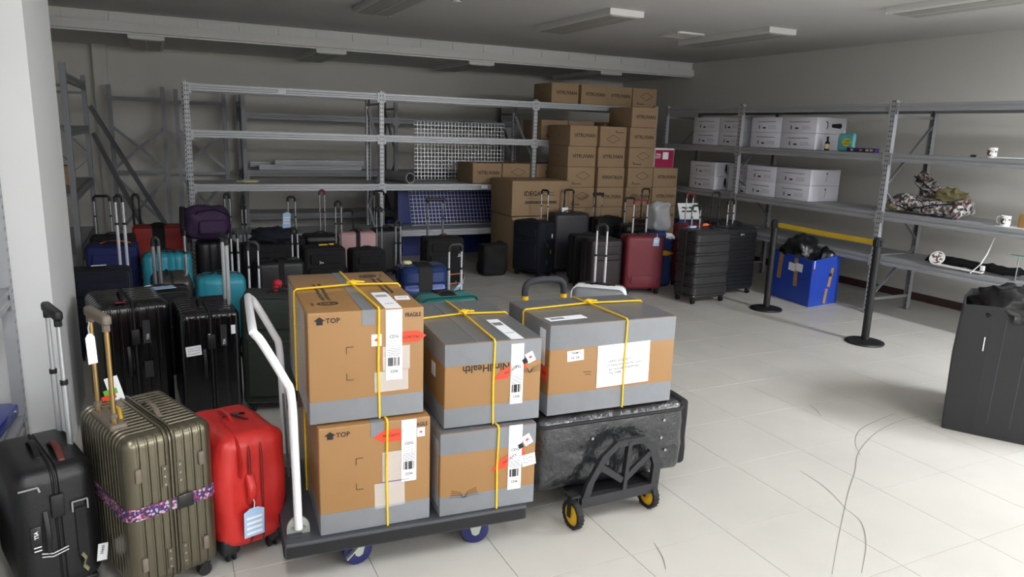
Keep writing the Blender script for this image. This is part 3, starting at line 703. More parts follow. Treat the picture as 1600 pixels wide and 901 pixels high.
blob(.03, .02, .02, 8, .4, 4, 10).build('orange_tag', 'orange', c20, loc=(.04, .05, .59))
c21 = suitcase('green-teal ridged suitcase behind the right upper parcel, chrome handle raised', 1.93, 5.12, 0, .47, .29, .565, 'teal_green', ribs='h', rib=.05, depth=.012, r=.06, handle=H(hl=.34, sep=.105, rod='white_rod', rr0=.010), hx=.13)
for k in range(7): MB().tube([(a, -.12+.02*k, .3125+c) for a, c in rr(.238, .256, .06)], .005, 6, True).build('ridge', 'teal_green', c21)
MB().box((.0, .0, .567), (.13, .24, .012)).build('black_strap', 'rubber', c21, 0)
hang_tag(c21, (.13, -.02, .64), 'paper_blue', .06, .08, 30, lines=2, lean=40)
tag(rbox(.17, .13, .2, .05, disp=lambda p, n: .03*noise.noise(p*8), seg=3, mid=(4, 3, 4)).build('floor_bag', 'fabric_black', None, 60, (3.8, 8.35, .205)), 'black fabric bag slumped on the floor below the grid panels', 'bag')
c23 = suitcase('navy fabric suitcase in front of the big brown carton', 4.27, 8.13, -69, .46, .30, .71, 'fabric_navy', 'soft', handle=H(hl=.36, sep=.11, rod='chrome'), hx=.06, side=1)
for q, zz in ((.05, .42), (.05, .2), (.12, .33)): MB().box((.233, q-.05, zz), (.005, .008, .05)).build('zip_pull', 'steel' if q < .1 else 'yellow', c23, 0)
f = Face((.235, .08, .5), (0, 1, 0), (0, 0, 1)); f.slab('white_tag', 'paper', 0, .03, .02, .05, c23)
c24 = suitcase('charcoal hard suitcase with a purple strap across it', 4.79, 8.18, -6, .50, .3, .80, 'charcoal', ribs=None, r=.05, handle=H(hl=.26, sep=.125, rod='black_plastic', rr0=.011), hx=.05)
MB().band(rr(.252, .153, .05, 4), .004, .44, .475).build('luggage_strap', 'purple', c24); Face((0, 0, .802), (1, 0, 0), (0, 0, 1)).slab('white_tag', 'paper', -.05, .03, .09, .055, c24, .0)
c25 = suitcase('black fabric suitcase just right of the charcoal one, short chrome handle', 5.3, 8.05, 0, .42, .28, .74, 'fabric_black', 'soft', handle=H(hl=.28, sep=.125, rod='chrome', style='bar'), hx=-.08)
c25b = suitcase('black hard suitcase behind the maroon one, white handle rods', 5.45, 7.62, -4, .40, .28, .70, 'hard_black', ribs='h', rib=.07, handle=H(hl=.30, sep=.135, rod='white_rod'), hx=-.03)
suitcase('black suitcase by the carton stack with a tall black handle', 6.0, 8.05, 0, .40, .28, .70, 'hard_black', handle=H(hl=.38, sep=.12, rod='black_plastic', rr0=.01), hx=-.02)
suitcase('dark brown fabric suitcase left of the maroon one', 4.55, 6.98, -4, .40, .28, .64, 'brown_black', 'soft', handle=None)
c25d = suitcase('black fabric suitcase with a grey cloth on its side', 4.62, 7.42, -12, .40, .28, .62, 'fabric_black', 'soft', handle=None)
blob(.06, .03, .07, 6, .4, 4, 14).build('grey_cloth', 'silver_case', c25d, loc=(-.05, -.17, .5))
c27 = suitcase('maroon hard suitcase with white handle rods and a blue tag', 5.02, 6.86, -16, .46, .29, .685, 'maroon', ribs=None, r=.05, handle=H(hl=.37, sep=.165, rod='white_rod', grip='maroon', rr0=.011), hx=.0)
rbox(.13, .006, .05, .005, seg=2, c=(-.02, -.147, .17)).build('raised_panel', 'maroon', c27)
for s_ in (-1, 1): MB().tube([(s_*.19, -.145, .1), (s_*.16, -.148, .16), (s_*.2, -.146, .24)], .006, 6).build('corner_ridge', 'maroon', c27)
hang_tag(c27, (.12, -.16, .66), 'paper_blue', .07, .09, 0, lines=2)
c29 = suitcase('large graphite suitcase with wavy horizontal ribs near the barrier', 5.44, 6.28, 3, .52, .34, .82, 'graphite', ribs='h', rib=.10, depth=.014, r=.05, handle=H(hl=.22, sep=.12, rod='steel'), hx=-.02)
blob(.05, .02, .02, 2, .5, 5, 12).build('coral_ribbon', 'coral', c29, loc=(.1, .1, .84)); MB().box((-.14, .05, .835), (.09, .03, .02)).build('blue_tag', 'paper_blue', c29, 0)
c30 = suitcase('large black suitcase with fine horizontal ribs behind the barrier post', 6.06, 6.52, 2, .52, .34, .80, 'hard_black', ribs='h', rib=.045, depth=.006, r=.05, handle=H(hl=.27, sep=.09, rod='chrome'), hx=.08)
rbox(.03, .006, .012, .005, seg=1, c=(.0, -.172, .72)).build('chrome_badge', 'chrome', c30)
suitcase('maroon-gripped suitcase behind the two large ribbed ones', 5.86, 6.98, 0, .44, .28, .78, 'maroon', ribs='h', rib=.06, handle=H(hl=.33, sep=.10, rod='chrome', grip='maroon'), hx=.0)
suitcase('black suitcase at the foot of the right rack with a black handle', 6.34, 7.0, 0, .42, .28, .80, 'fabric_black', 'soft', handle=H(hl=.32, sep=.11, rod='black_plastic', rr0=.01), hx=-.05)
c31 = suitcase('silver suitcase with curved ridges behind the folding cart, tall white handle', 3.28, 5.02, -40, .44, .28, .565, 'silver_case', ribs='h', rib=.06, depth=.012, r=.06, handle=H(hl=.48, sep=.085, rod='white_rod', rr0=.011, style='u'), hx=-.02)
for k in range(8): MB().tube([(a, -.12+.018*k, .3125+c) for a, c in rr(.222, .256, .06)], .004, 6, True).build('ridge', 'white_paint', c31)
MB().box((.0, .03, .57), (.25, .07, .02)).build('handle_recess', 'gloss_black', c31, 0)
# heap behind the maroon case
tag(rbox(.13, .11, .17, .06, disp=lambda p, n: .04*noise.noise(p*7), seg=3, mid=(4, 3, 4)).build('clear_bag', 'plastic_bag', None, 60, (5.46, 7.16, .86)), 'crumpled clear plastic bag on the heap behind the maroon suitcase', 'plastic bag')
bb = thing('tote_bag', 'blue tote bag stuffed with clothes behind the maroon suitcase', 'bag', (5.46, 7.14, 0), 0)
rbox(.15, .13, .33, .05, disp=lambda p, n: .03*noise.noise(p*6), seg=3, mid=(3, 3, 4), c=(0, 0, .335)).build('body', 'wool_blue', bb, 60)
blob(.1, .04, .03, 3, .6, 3, 14).build('yellow_print', 'yellow', bb, loc=(.02, -.13, .42)); blob(.09, .05, .04, 5, .5, 4, 14).build('white_towel', 'paper', bb, loc=(.08, -.1, .62))
sb = thing('folded_board', 'white folded board with black lettering on the heap', 'board', (6.2, 7.5, .0), -8)
MB().box((0, 0, .86), (.30, .015, .22), Matrix.Rotation(R(-25), 3, 'X')).build('sheet', 'paper', sb, 0)
Face((0, -.012, .86), (1, 0, 0), (0, .42, .9)).strokes('print', 'ink', [(-.1, .05, -.02, .05), (.0, .05, .05, .05), (-.11, 0, .11, .0)], 0, 0, sb, .004, .02)
MB().box((0, .06, .38), (.26, .1, .76)).build('backing_carton', 'blue_sheet', sb, 0)
# dark things at the left edge of the floor
suitcase('dark suitcase cut off by the left edge of the picture', -.85, 3.32, -80, .40, .26, .27, 'hard_black', handle=None, wheels=True, r=.03)

# ------------------------------------------------------------------ platform trolley
def caster(root, x, y, ztop, r, wm, brake=False, rz=0, name='caster', bracket='zinc'):
    w = MB().lathe([(r*.3, -.018), (r*.8, -.018), (r, -.012), (r, .012), (r*.8, .018), (r*.3, .018)], 20, (0, 0, 0), 'y').build('caster_wheel', wm, root)
    w.location = (x, y, r); w.rotation_euler = (0, 0, R(rz))
    MB().lathe([(r*.01, -.021), (r*.3, -.021), (r*.3, .021), (r*.01, .021)], 12, (0, 0, 0), 'y').build('hub', bracket, w)
    mb = MB()
    for s in (-1, 1): mb.prism([(-r*.55, ztop-r-.006), (r*.55, ztop-r-.006), (r*.25, -.012), (0, -.02), (-r*.25, -.012)], s*.024-.0015, s*.024+.0015, lambda u, v, q: (u, q, v))
    mb.box((0, 0, ztop-r-.005), (r*1.4, .07, .008)); mb.build('fork', bracket, w, 0)
    if brake: MB().box((-r*.5, -.035, r*.25), (r*1.2, .02, .006), Matrix.Rotation(R(-40), 3, 'Y')).build('brake_pedal', bracket, w, 0)
    return w
tr = thing('platform_trolley', 'dark platform trolley with a white tubular handle carrying four parcels', 'trolley', (.9, 3.02, 0), -4.5)
DX, DY, DZ = .515, .385, .185
rbox(DX, DY, .034, .010, seg=2, c=(0, 0, DZ-.034)).build('deck', 'deck_plastic', tr)
MB().band(rr(DX, DY, .02), .004, DZ-.058, DZ-.014).build('bumper', 'rubber', tr)
rbox(.03, DY-.05, .004, .003, seg=1, c=(-DX+.045, 0, DZ+.001)).build('hinge_recess', 'deck_plastic', tr)
for sx, sy, br in ((-.22, -.30, True), (.30, -.30, False), (-.22, .30, False), (.30, .30, False)): caster(tr, sx, sy, DZ-.062, .062, 'blue_wheel', br, rz=12 if br else -8)
HX = -DX+.06
for s in (-1, 1):
    y = s*.325
    hg = MB().prism([(.045*math.cos(R(a)), .055*math.sin(R(a))+.02) for a in range(0, 181, 15)]+[(-.045, 0), (.045, 0)], -.006, .006, lambda u, v, q: (u, q, v)).build('hinge_plate', 'zinc', tr, 20, (HX, y-.02*s, DZ))
    for q in (-.022, .022): MB().lathe([(.0001, -.009), (.006, -.009), (.006, .009), (.0001, .009)], 10, (q, 0, .03), 'y').build('bolt', 'steel', hg)
P = [(HX, -.325, DZ+.03), (HX-.005, -.325, .55), (HX-.012, -.325, .78), (HX-.035, -.325, .85), (HX-.11, -.325, 1.0), (HX-.135, -.30, 1.03), (HX-.14, -.25, 1.04)]
P2 = [(x, -y, z) for x, y, z in reversed(P)]
MB().tube(smooth_path(P+P2, 4), .0165, 12).build('push_handle', 'white_paint', tr)
MB().tube([(HX, .16, DZ+.02), (HX-.01, .20, .6)], .006, 6).build('release_rod', 'rack_dark', tr)

# ------------------------------------------------------------------ parcels
LEAF = [(0, -.5), (.04, -.15), (.3, -.25), (.27, -.12), (.5, .05), (.4, .12), (.43, .25), (.25, .2), (.22, .3), (.12, .12), (.17, .42), (.07, .36), (0, .52)]
LEAF = LEAF+[(-u, v) for u, v in reversed(LEAF[1:-1])]
def ship_label(F_, root, u, v, w, h, seed, name='shipping_label'):
    p = F_.slab(name, 'paper', u, v, w, h, root, .0015, .001)
    rnd = random.Random(seed); n = 15
    F_.strokes('barcode', 'ink', [(-w*.36+w*.72*k/n, -.018, -w*.36+w*.72*k/n, .018) for k in range(n) if rnd.random() < .75], u, v-h*.24, root, .0026, .0022)
    F_.text('2206', 'ink', u, v-h*.38, .016, root, .003); F_.text('CDG', 'ink', u, v+h*.12, .017, root, .003)
    F_.strokes('fine_print', 'ink_grey', scribble(w*.7, .03, 3, seed), u, v+h*.02, root, .0026, .0015)
    F_.strokes('fine_lines', 'ink_grey', [(-w*.42, -.014+.007*k, w*.42, -.014+.007*k) for k in range(5)], u, v-h*.1, root, .0026, .0016)
def maple(F_, root, u, v, s=.032, rot=0):
    F_.slab('leaf_sticker', 'paper', u, v, s*1.25, s*1.5, root, .0018, .001, rot); F_.poly('leaf_mark', 'red_label', [(a*s*.6, b2*s*.6) for a, b2 in LEAF], u, v, root, .003, .0006, rot)
def arrow(F_, root, u, v, w, h, rot, txt='PRIORITY'):
    F_.poly('priority_arrow', 'red_label', [(-w/2, -h/2), (w*.18, -h/2), (w/2, 0), (w*.18, h/2), (-w/2, h/2)], u, v, root, .0014, .001, rot)
    F_.text(txt, 'ink_soft', u-.012*math.cos(R(rot)), v-.012*math.sin(R(rot)), .017, root, .0028, rot+180)
def swoosh(F_, root, u, v, s=1):
    segs = []
    for k in range(4):
        for sg in (-1, 1):
            P = [(0, 0), (sg*.012*s, .003*s+.006*k*s), (sg*(.03+.004*k)*s, .006*s+.008*k*s), (sg*(.052-.004*k)*s, .006*s+.0085*k*s)]
            segs += [(*P[i], *P[i+1]) for i in range(3)]
    F_.strokes('wing_logo', 'ink', segs, u, v, root, .0012, .0011)
def parcel(label, x, y, z, rz, w, d, h, kind, ru, rv, group='tied parcels on the trolleys'):
    t = thing('parcel', label, 'parcel', (x, y, z), rz, group); e = .0025
    rbox(w/2, d/2, h/2, .006, seg=2, c=(0, 0, h/2)).build('carton', 'kraft_wrapped', t)
    fF = Face((0, -d/2, h/2), (1, 0, 0), (0, 0, 1)); fT = Face((0, 0, h), (1, 0, 0), (0, 1, 0)); fL = Face((-w/2, 0, h/2), (0, -1, 0), (0, 0, 1))
    top, bot = {'top': (0, .09), 'grey': (.095, .085), 'cart': (.115, .10)}[kind]
    if bot: MB().band(rr(w/2, d/2, .006, 2), .0012, .0, bot).build('bottom_tape', 'grey_tape', t, 30)
    if top:
        MB().band(rr(w/2, d/2, .006, 2), .0012, h-top, h-.002).build('top_tape', 'grey_tape', t, 30)
        MB().box((0, 0, h+.0006), (w-.004, d-.004, .0016)).build('lid_tape', 'grey_tape_top', t, 0)
        for u in (-w/6, w/6): MB().box((u, 0, h+.002), (.006, d-.01, .0012)).build('tape_edge', 'grey_tape', t, 0)
    else:
        fT.slab('seam_tape', 'grey_tape', .005, 0, .052, d, t, .0004); fF.slab('tape_end', 'grey_tape', .005, h/2-.03, .052, .06, t, .0004)
    k = .0045
    zr = h+.002+k
    def loop(pts): return MB().tube(pts, k, 8, True)
    a = loop([(ru, -d/2-k-.001, 0), (ru-.004, -d/2-k-.001, h*.5), (ru, -d/2-k-.001, h-.004), (ru, -d/2+.004, zr), (ru*.4, rv, zr+.006), (ru*.4, d/2-.004, zr), (ru*.4, d/2+k+.001, h-.004), (ru*.4, d/2+k+.001, -.0), (ru*.6, 0, -.0005)]).build('rope', 'rope', t)
    loop([(-w/2-k-.001, rv-.03, 0), (-w/2-k-.001, rv-.03, h-.004), (-w/2+.004, rv-.03, zr), (ru*.4, rv, zr+.004), (w/2-.004, rv-.01, zr), (w/2+k+.001, rv-.01, h-.004), (w/2+k+.001, rv-.01, 0), (0, rv, -.0005)]).build('rope', 'rope', t)
    kn = MB().tube([(.0+.014*math.cos(q)+.004*math.cos(3*q), .012*math.sin(q), .006*math.sin(2*q)) for q in [2*PI*i/16 for i in range(16)]], .006, 6, True)
    kn.tube([(0, 0, 0), (.03, .012, .004), (.055, .006, .0), (.03, -.006, .004), (0, 0, 0)], .0045, 6).build('knot', 'rope', a, loc=(ru*.4, rv, zr+.012))
    for (u, v) in ((-w*.2, .03), (w*.25, -.02)): pass
    return t, fF, fT, fL
zdeck = DZ+.003
UL, fF, fT, fL = parcel('tall parcel at the top left of the trolley with a TOP arrow', .726, 3.09, .654, -3.5, .456, .765, .448, 'top', .045, .06)
def top_marks(t, fF, w, h, brk):
    u0 = -w/2
    fF.poly('up_arrow', 'ink', [(-.012, -.016), (.012, -.016), (.012, 0), (.022, 0), (0, .016), (-.022, 0), (-.012, 0)], u0+.045, h/2-.032, t, .0012, .0006)
    fF.text('TOP', 'ink', u0+.095, h/2-.034, .028, t, .0012)
    for (dv, sg) in ((brk, 1), (brk-.135, -1)): fF.strokes('corner_mark', 'ink', [(0, 0, .028, 0), (0, 0, 0, -.028*sg)], u0+.145, dv, t, .0012, .002)
    fF.text('FRAGILE', 'ink', w/2-.045, h/2-.03, .024, t, .0012, 0, .72)
top_marks(UL, fF, .456, .448, .08)
def pouches(t, fF, u, v, w1=.11, h1=.10):
    fF.slab('document_pouch', 'film', u, v, w1, h1, t, .0006, .0006, 0); fF.slab('document_pouch', 'film', u-.02, v-h1*.95, w1*1.25, h1*.85, t, .0008, .0006, 1)
pouches(UL, fF, .115, .02)
ship_label(fF, UL, .105, .075, .066, .29, 3); maple(fF, UL, .035, .10); arrow(fF, UL, .185, .105, .105, .046, 0)
fT.slab('shipping_label', 'paper', .105, -.235, .066, .29, UL, .0006, .001); fT.strokes('barcode', 'ink_grey', [(-.025+.005*k, -.02, -.025+.005*k, .02) for k in range(10)], .105, -.16, UL, .0018, .0018); fT.text('CDG', 'ink', .105, -.3, .017, UL, .0018)
fT.slab('white_sticker', 'paper', .18, -.21, .06, .07, UL, .0006, .001, -6); fT.text('ACS', 'ink', .18, -.21, .02, UL, .0018)
def seal(F_, t, u, v, rot):
    p = [(.038*math.cos(a), .026*math.sin(a)) for a in [2*PI*k/20 for k in range(21)]]
    F_.strokes('oval_logo', 'ink', [(*p[k], *p[k+1]) for k in range(20)], u, v, t, .0008, .007, rot); F_.text('DZ', 'ink', u, v, .034, t, .001, rot)
    F_.text('iHealth', 'ink_soft', u-.062*math.cos(R(rot)), v-.062*math.sin(R(rot)), .016, t, .001, rot+90)
seal(fT, UL, -.13, -.24, 0); seal(fT, UL, .13, .27, 180)
for (u, v, rot) in ((-.14, -.02, 90), (-.115, -.02, 90), (.14, .05, 90), (.165, .05, 90)): fT.strokes('printed_text', 'ink_soft', scribble(.32, .022, 1, int(u*1000)), u, v, UL, .0008, .012, rot)
fL.slab('film_wrap', 'film', 0, 0, .6, .42, UL, .0012, .0006)
LL, fF, fT, fL = parcel('lower left parcel on the trolley reading TOP, red arrow pointing left', .748, 3.055, zdeck, -3.5, .452, .76, .456, 'top', .045, .06)
top_marks(LL, fF, .452, .456, .085); pouches(LL, fF, .075, .03, .10, .13)
ship_label(fF, LL, .135, .09, .062, .27, 8); maple(fF, LL, .185, .165, .026); arrow(fF, LL, .05, .165, .12, .05, 180)
fF.strokes('blue_line', 'blue_plastic', [(-.06, 0, .06, 0)], .075, -.035, LL, .002, .002)
UR, fF, fT, fL = parcel('right upper parcel on the trolley with upside-down lettering', 1.262, 3.03, .571, -4.5, .435, .735, .365, 'grey', .0, .08)
fF.text('NiralHealth', 'ink', -.035, .07, .045, UR, .0012, 180); ship_label(fF, UR, .105, .03, .058, .27, 11); maple(fF, UR, .165, .1, .03, 24)
arrow(fF, UR, .07, .045, .16, .042, 205); fF.slab('black_mark', 'ink', .14, .085, .022, .022, UR, .003, .0006, 25); swoosh(fF, UR, .165, .03, 1.1)
fT.slab('shipping_label', 'paper', .105, -.2, .058, .33, UR, .0026, .001); fT.strokes('barcode', 'ink_grey', [(-.022+.004*k, -.025, -.022+.004*k, .025) for k in range(11)], .105, -.12, UR, .004, .0018); fT.text('CDG', 'ink', .105, -.27, .017, UR, .004)
fL.slab('white_sticker', 'paper', .2, .03, .06, .06, UR, .0016, .001)
LRp, fF, fT, fL = parcel('right lower parcel on the trolley with a bird-wing logo', 1.235, 3.0, zdeck, -4.5, .435, .74, .372, 'grey', .04, .08)
ship_label(fF, LRp, .12, .04, .062, .30, 14); maple(fF, LRp, .175, .115, .032, 28); arrow(fF, LRp, .085, .03, .17, .045, 208); fF.slab('black_mark', 'ink', .145, .09, .022, .022, LRp, .003, .0006, 25)
fF.slab('handwritten_sticker', 'paper', .185, .02, .065, .055, LRp, .0018, .001, 8); fF.strokes('handwriting', 'ink', scribble(.05, .036, 2, 5), .185, .02, LRp, .003, .0022, 8)
swoosh(fF, LRp, -.11, -.115, 1.3); fL.slab('film_wrap', 'film', .25, 0, .2, .3, LRp, .0012, .0006)

# ------------------------------------------------------------------ folding cart with a wrapped case and a parcel
ct = thing('folding_cart', 'black folding cart with yellow wheels and a padded handle', 'cart', (1.9, 2.95, 0), -2)
for s in (-1, 1):
    y = s*.315
    pts = [(-.205, .10), (.225, .115), (.235, .24), (.20, .345), (.135, .40), (-.02, .395), (-.10, .33), (-.175, .2)]
    fp = MB(); n = len(pts); 
    cx, cz = .02, .235
    inn = [(cx+(u-cx)*.80, cz+(v-cz)*.80) for u, v in pts]
    vs = []
    for (u, v), (a, b2) in zip(pts, inn): vs += [(u, y-.012, v), (u, y+.012, v), (a, y+.012, b2), (a, y-.012, b2)]
    fs = []
    for i in range(n):
        j = (i+1) % n
        for k in range(4): fs.append((4*i+k, 4*j+k, 4*j+(k+1) % 4, 4*i+(k+1) % 4))
    fp.add(vs, fs).build('side_frame', 'cart_frame', ct, 20)
    for a, b2 in (((.03, .13), (.05, .385)), ((.02, .19), (-.12, .29)), ((.03, .19), (.20, .33))): MB().bar((a[0], y, a[1]), (b2[0], y, b2[1]), .02, .03).build('frame_spoke', 'cart_frame', ct, 0)
    MB().bar((-.2, y, .112), (.225, y, .122), .028, .05).build('bottom_rail', 'cart_frame', ct, 0)
for u in (-.17, 0, .18): MB().bar((u, -.3, .125), (u, .3, .125), .04, .03).build('cross_beam', 'black_plastic', ct, 0)
MB().box((0, 0, .138), (.46, .6, .012)).build('base_plate', 'black_plastic', ct, 0)
for x, y in ((-.245, -.33), (.2, -.285), (-.22, .30), (.2, .30)):
    r = .068
    w = MB().lathe([(r*.78, -.016), (r*.97, -.016), (r, -.010), (r, .010), (r*.97, .016), (r*.78, .016), (r*.78, -.016)], 24, (0, 0, 0), 'y', False).build('cart_wheel', 'rubber', ct); w.location = (x, y, r); w.rotation_euler = (0, 0, R(96))
    MB().lathe([(.004, -.010), (r*.25, -.013), (r*.79, -.008), (r*.79, .008), (r*.25, .013), (.004, .010)], 20, (0, 0, 0), 'y').build('rim', 'yellow', w)
    mb = MB()
    for s in (-1, 1): mb.box((.006, s*.021, .042), (.026, .004, .105))
    mb.box((.012, 0, .092), (.06, .05, .012)); mb.build('fork', 'black_plastic', w, 0)
    for k in range(18):
        a = 2*PI*k/18
    mb = MB()
    for k in range(20):
        a = 2*PI*k/20; mb.box((r*math.cos(a), 0, r*math.sin(a)), (.006, .03, .006), Matrix.Rotation(-a, 3, 'Y'))
    mb.build('tread', 'rubber', w, 0)
MB().tube([(-.19, .40, .13), (-.19, .40, .95)], .011, 8).build('handle_tube', 'steel', ct); MB().tube([(.04, .40, .13), (.04, .40, .95)], .011, 8).build('handle_tube', 'steel', ct)
MB().tube(smooth_path([(-.19, .40, .93), (-.19, .40, .985), (-.165, .40, 1.02), (-.075, .40, 1.03), (.015, .40, 1.02), (.04, .40, .985), (.04, .40, .93)], 4), .018, 10).build('foam_grip', 'foam', ct)
for u in (-.19, .04): MB().lathe([(.019, 0), (.019, .022)], 12, (u, .40, .925)).build('grip_ring', 'yellow', ct)
wc = thing('wrapped_suitcase', 'big film-wrapped dark suitcase lying on the folding cart', 'suitcase', (1.905, 2.99, .146), -2.5)
rbox(.415, .295, .185, .055, disp=lambda p, n: .007*noise.noise(p*11)+.004*noise.noise(p*26), seg=4, mid=(14, 6, 8), c=(0, 0, .188)).build('wrapped_body', 'wrap_grey', wc, 50)
MB().tube([(a, c, .335) for a, c in rr(.414, .294, .055, 5)], .010, 8, True).build('zip_rim', 'rubber', wc)
rbox(.03, .27, .175, .02, disp=lambda p, n: .006*noise.noise(p*14), seg=2, mid=(1, 5, 4), c=(.435, .02, .185)).build('end_panel', 'fabric_black', wc, 50)
for (u, v) in ((.28, .29), (.27, .2), (.3, .13), (-.12, .25), (.2, .13)): MB().lathe([(.0001, -.004), (.007, -.004), (.007, .001), (.0001, .001)], 10, (u, -.297, v), 'y').build('stud', 'steel', wc)
Face((-.417, 0, .18), (0, -1, 0), (0, 0, 1)).slab('printed_sticker', 'paper', .2, -.07, .10, .09, wc, .004, .001)
Face((-.417, 0, .18), (0, -1, 0), (0, 0, 1)).strokes('print', 'ink_grey', [(-.04, -.03+.02*k, .04, -.03+.02*k) for k in range(4)], .2, -.07, wc, .0055, .006)
CB, fF, fT, fL = parcel('parcel with an address sheet riding on top of the folding cart', 1.892, 2.965, .527, -3, .675, .485, .428, 'cart', .06, .08)
fF.slab('address_sheet', 'paper', .055, .0, .285, .205, CB, .0016, .001, 1.0)
for k, s_ in enumerate(('SARAH ELIZABETH', 'ST PANCHO, SAN NICOLAS', 'BATANGAS, PHILIPPINES', 'TEL 09088')):
    fF.text(s_, 'ink_grey', (.035, .06, .06, .01)[k], .022-.02*k, .0155, CB, .003, 2.5)
fF.slab('handwritten_sticker', 'paper', -.205, .065, .085, .05, CB, .0018, .001, 3); fF.text('TERM 5', 'ink', -.205, .077, .016, CB, .003, 3); fF.text('N: 56', 'ink', -.205, .055, .018, CB, .003, 3)
fF.strokes('wing_logo', 'ink', [(-.03, .012, .012, .008), (-.02, .0, .012, -.006)], -.13, -.03, CB, .0012, .002)
fT.slab('shipping_label', 'paper', -.21, -.14, .2, .06, CB, .0028, .001, 4); fT.strokes('barcode', 'ink_grey', [(-.08+.006*k, -.014, -.08+.006*k, .014) for k in range(12)], -.21, -.14, CB, .0042, .002, 4)
fL.slab('shipping_label', 'paper', .17, .1, .06, .17, CB, .0018, .001); fL.slab('red_sticker', 'red_label', .2, -.02, .05, .07, CB, .0018, .001); fL.text('ACS', 'ink', .2, -.02, .02, CB, .0032)

# ------------------------------------------------------------------ barrier posts and belt
def stanchion(label, x, y, tilt):
    t = thing('barrier_post', label, 'barrier', (x, y, 0), 0, 'barrier posts')
    MB().lathe([(.0, .0), (.165, .0), (.17, .008), (.165, .018), (.12, .03), (.035, .036), (.0, .036)], 40).build('base', 'black_plastic', t)
    MB().lathe([(.0, .034), (.034, .034), (.034, .9), (.0, .9)], 24).build('pole', 'black_plastic', t)
    MB().lathe([(.0, .895), (.037, .895), (.037, .97), (.030, .978), (.0, .978)], 24).build('head', 'rubber', t)
    for a in range(4): MB().box((.037*math.cos(a*PI/2), .037*math.sin(a*PI/2), .93), (.014 if a % 2 == 0 else .03, .03 if a % 2 == 0 else .014, .055)).build('belt_slot', 'rubber', t, 0)
    return t
stanchion('black barrier post beside the large ribbed suitcases', 5.875, 5.69, 0)
s2 = stanchion('black barrier post standing out in the open floor', 5.79, 4.375, 0)
P = [(5.872, 5.647), (5.85, 5.2), (5.825, 4.85), (5.793, 4.418)]
mb = MB(); vs = []
for i, (x, y) in enumerate(P): 
    sag = (.93, .925, .925, .93)[i]
    for dx in (-.001, .001):
        for dz in (-.024, .024): vs.append((x+dx, y, sag+dz))
fs = []
for i in range(3):
    a = 4*i; fs += [(a, a+1, a+5, a+4), (a+2, a+6, a+7, a+3), (a, a+4, a+6, a+2), (a+1, a+3, a+7, a+5)]
fs += [(0, 2, 3, 1), (12, 13, 15, 14)]
tag(mb.add(vs, fs).build('barrier_belt', 'yellow_belt', None, 0), 'yellow retractable belt stretched between the two black barrier posts', 'belt')

# ------------------------------------------------------------------ blue bin and black bin on the floor at right
bx = thing('blue_carton', 'bright blue open carton patched with brown tape by the rack', 'box', (6.62, 5.92, 0), 0)
A, B_, C_, D_ = Vector((6.42, 5.61, 0)), Vector((6.93, 5.68, 0)), Vector((7.0, 6.30, 0)), Vector((6.5, 6.25, 0))
cor = [v-Vector((6.62, 5.92, 0)) for v in (A, B_, C_, D_)]; hh = [.52, .56, .55, .54]
for i in range(4):
    a, b2 = cor[i], cor[(i+1) % 4]; n = (b2-a).cross(Vector((0, 0, 1))).normalized()*.005; za, zb = hh[i], hh[(i+1) % 4]
    vs = []
    for o_ in (-n, n): vs += [a+o_, b2+o_, b2+o_+Vector((0, 0, zb)), a+o_+Vector((0, 0, za))]
    MB().add(vs, [(0, 1, 2, 3), (7, 6, 5, 4), (0, 4, 5, 1), (1, 5, 6, 2), (2, 6, 7, 3), (3, 7, 4, 0)]).build('side_panel', 'blue_box', bx, 0)
MB().add([c+Vector((0, 0, .004)) for c in cor], [(0, 1, 2, 3)]).build('bottom', 'blue_box', bx, 0)
fL = Face(((cor[0]+cor[3])/2)+Vector((0, 0, .27)), cor[0]-cor[3], (0, 0, 1)); fF = Face(((cor[0]+cor[1])/2)+Vector((0, 0, .27)), cor[1]-cor[0], (0, 0, 1))
fL.slab('tape_strip', 'packing_tape', -.2, .11, .07, .30, bx, .0065, .001, -4); fL.slab('tape_strip', 'packing_tape', .07, .08, .06, .32, bx, .0065, .001, 3)
fL.slab('paper_note', 'paper', .0, .13, .11, .09, bx, .0075, .001, -3); fL.slab('paper_note', 'paper', .12, .14, .11, .09, bx, .008, .001, -3)
fF.slab('tape_strip', 'packing_tape', .09, .04, .05, .22, bx, .0065, .001, -12); fF.slab('tape_strip', 'packing_tape', .03, -.17, .05, .17, bx, .0065, .001, -8); fF.slab('hand_hole', 'ink', .08, .07, .05, .04, bx, .0075, .0008, 0)
fF.slab('corner_tear', 'paper', -.235, .2, .012, .1, bx, .0065, .001); fF.slab('pink_mark', 'magenta', -.235, .14, .012, .04, bx, .0068, .001)
for (u, v) in ((0, -.0), (0, .0)): pass
fF.strokes('fold_line', 'blue_plastic', [(-.25, .02, .25, .02), (-.22, -.25, -.22, .25)], 0, 0, bx, .006, .004); fL.strokes('fold_line', 'blue_plastic', [(-.3, .02, .3, .02)], 0, 0, bx, .006, .004)
tag(blob(.19, .2, .21, 11, .35, 2.6, 32).build('black_bag', 'bag_black', None, 70, (6.66, 6.02, .53)), 'black plastic bag bulging high out of the blue carton', 'bag', 'black plastic bags')
tag(blob(.12, .11, .12, 17, .4, 2.6, 26).build('black_bag', 'bag_black', None, 70, (6.84, 5.80, .49)), 'smaller black plastic bag at the right rim of the blue carton', 'bag', 'black plastic bags')
kb = thing('black_bin', 'tall black corrugated box holding black bags at the right edge', 'box', (4.95, 2.6, 0), 0)
pts = [(x-4.95, y-2.6) for x, y in ((4.52, 2.76), (4.60, 2.62), (4.78, 2.33), (4.95, 2.12), (5.25, 2.10), (5.5, 2.5), (5.35, 2.88), (5.0, 3.02), (4.74, 2.90))]
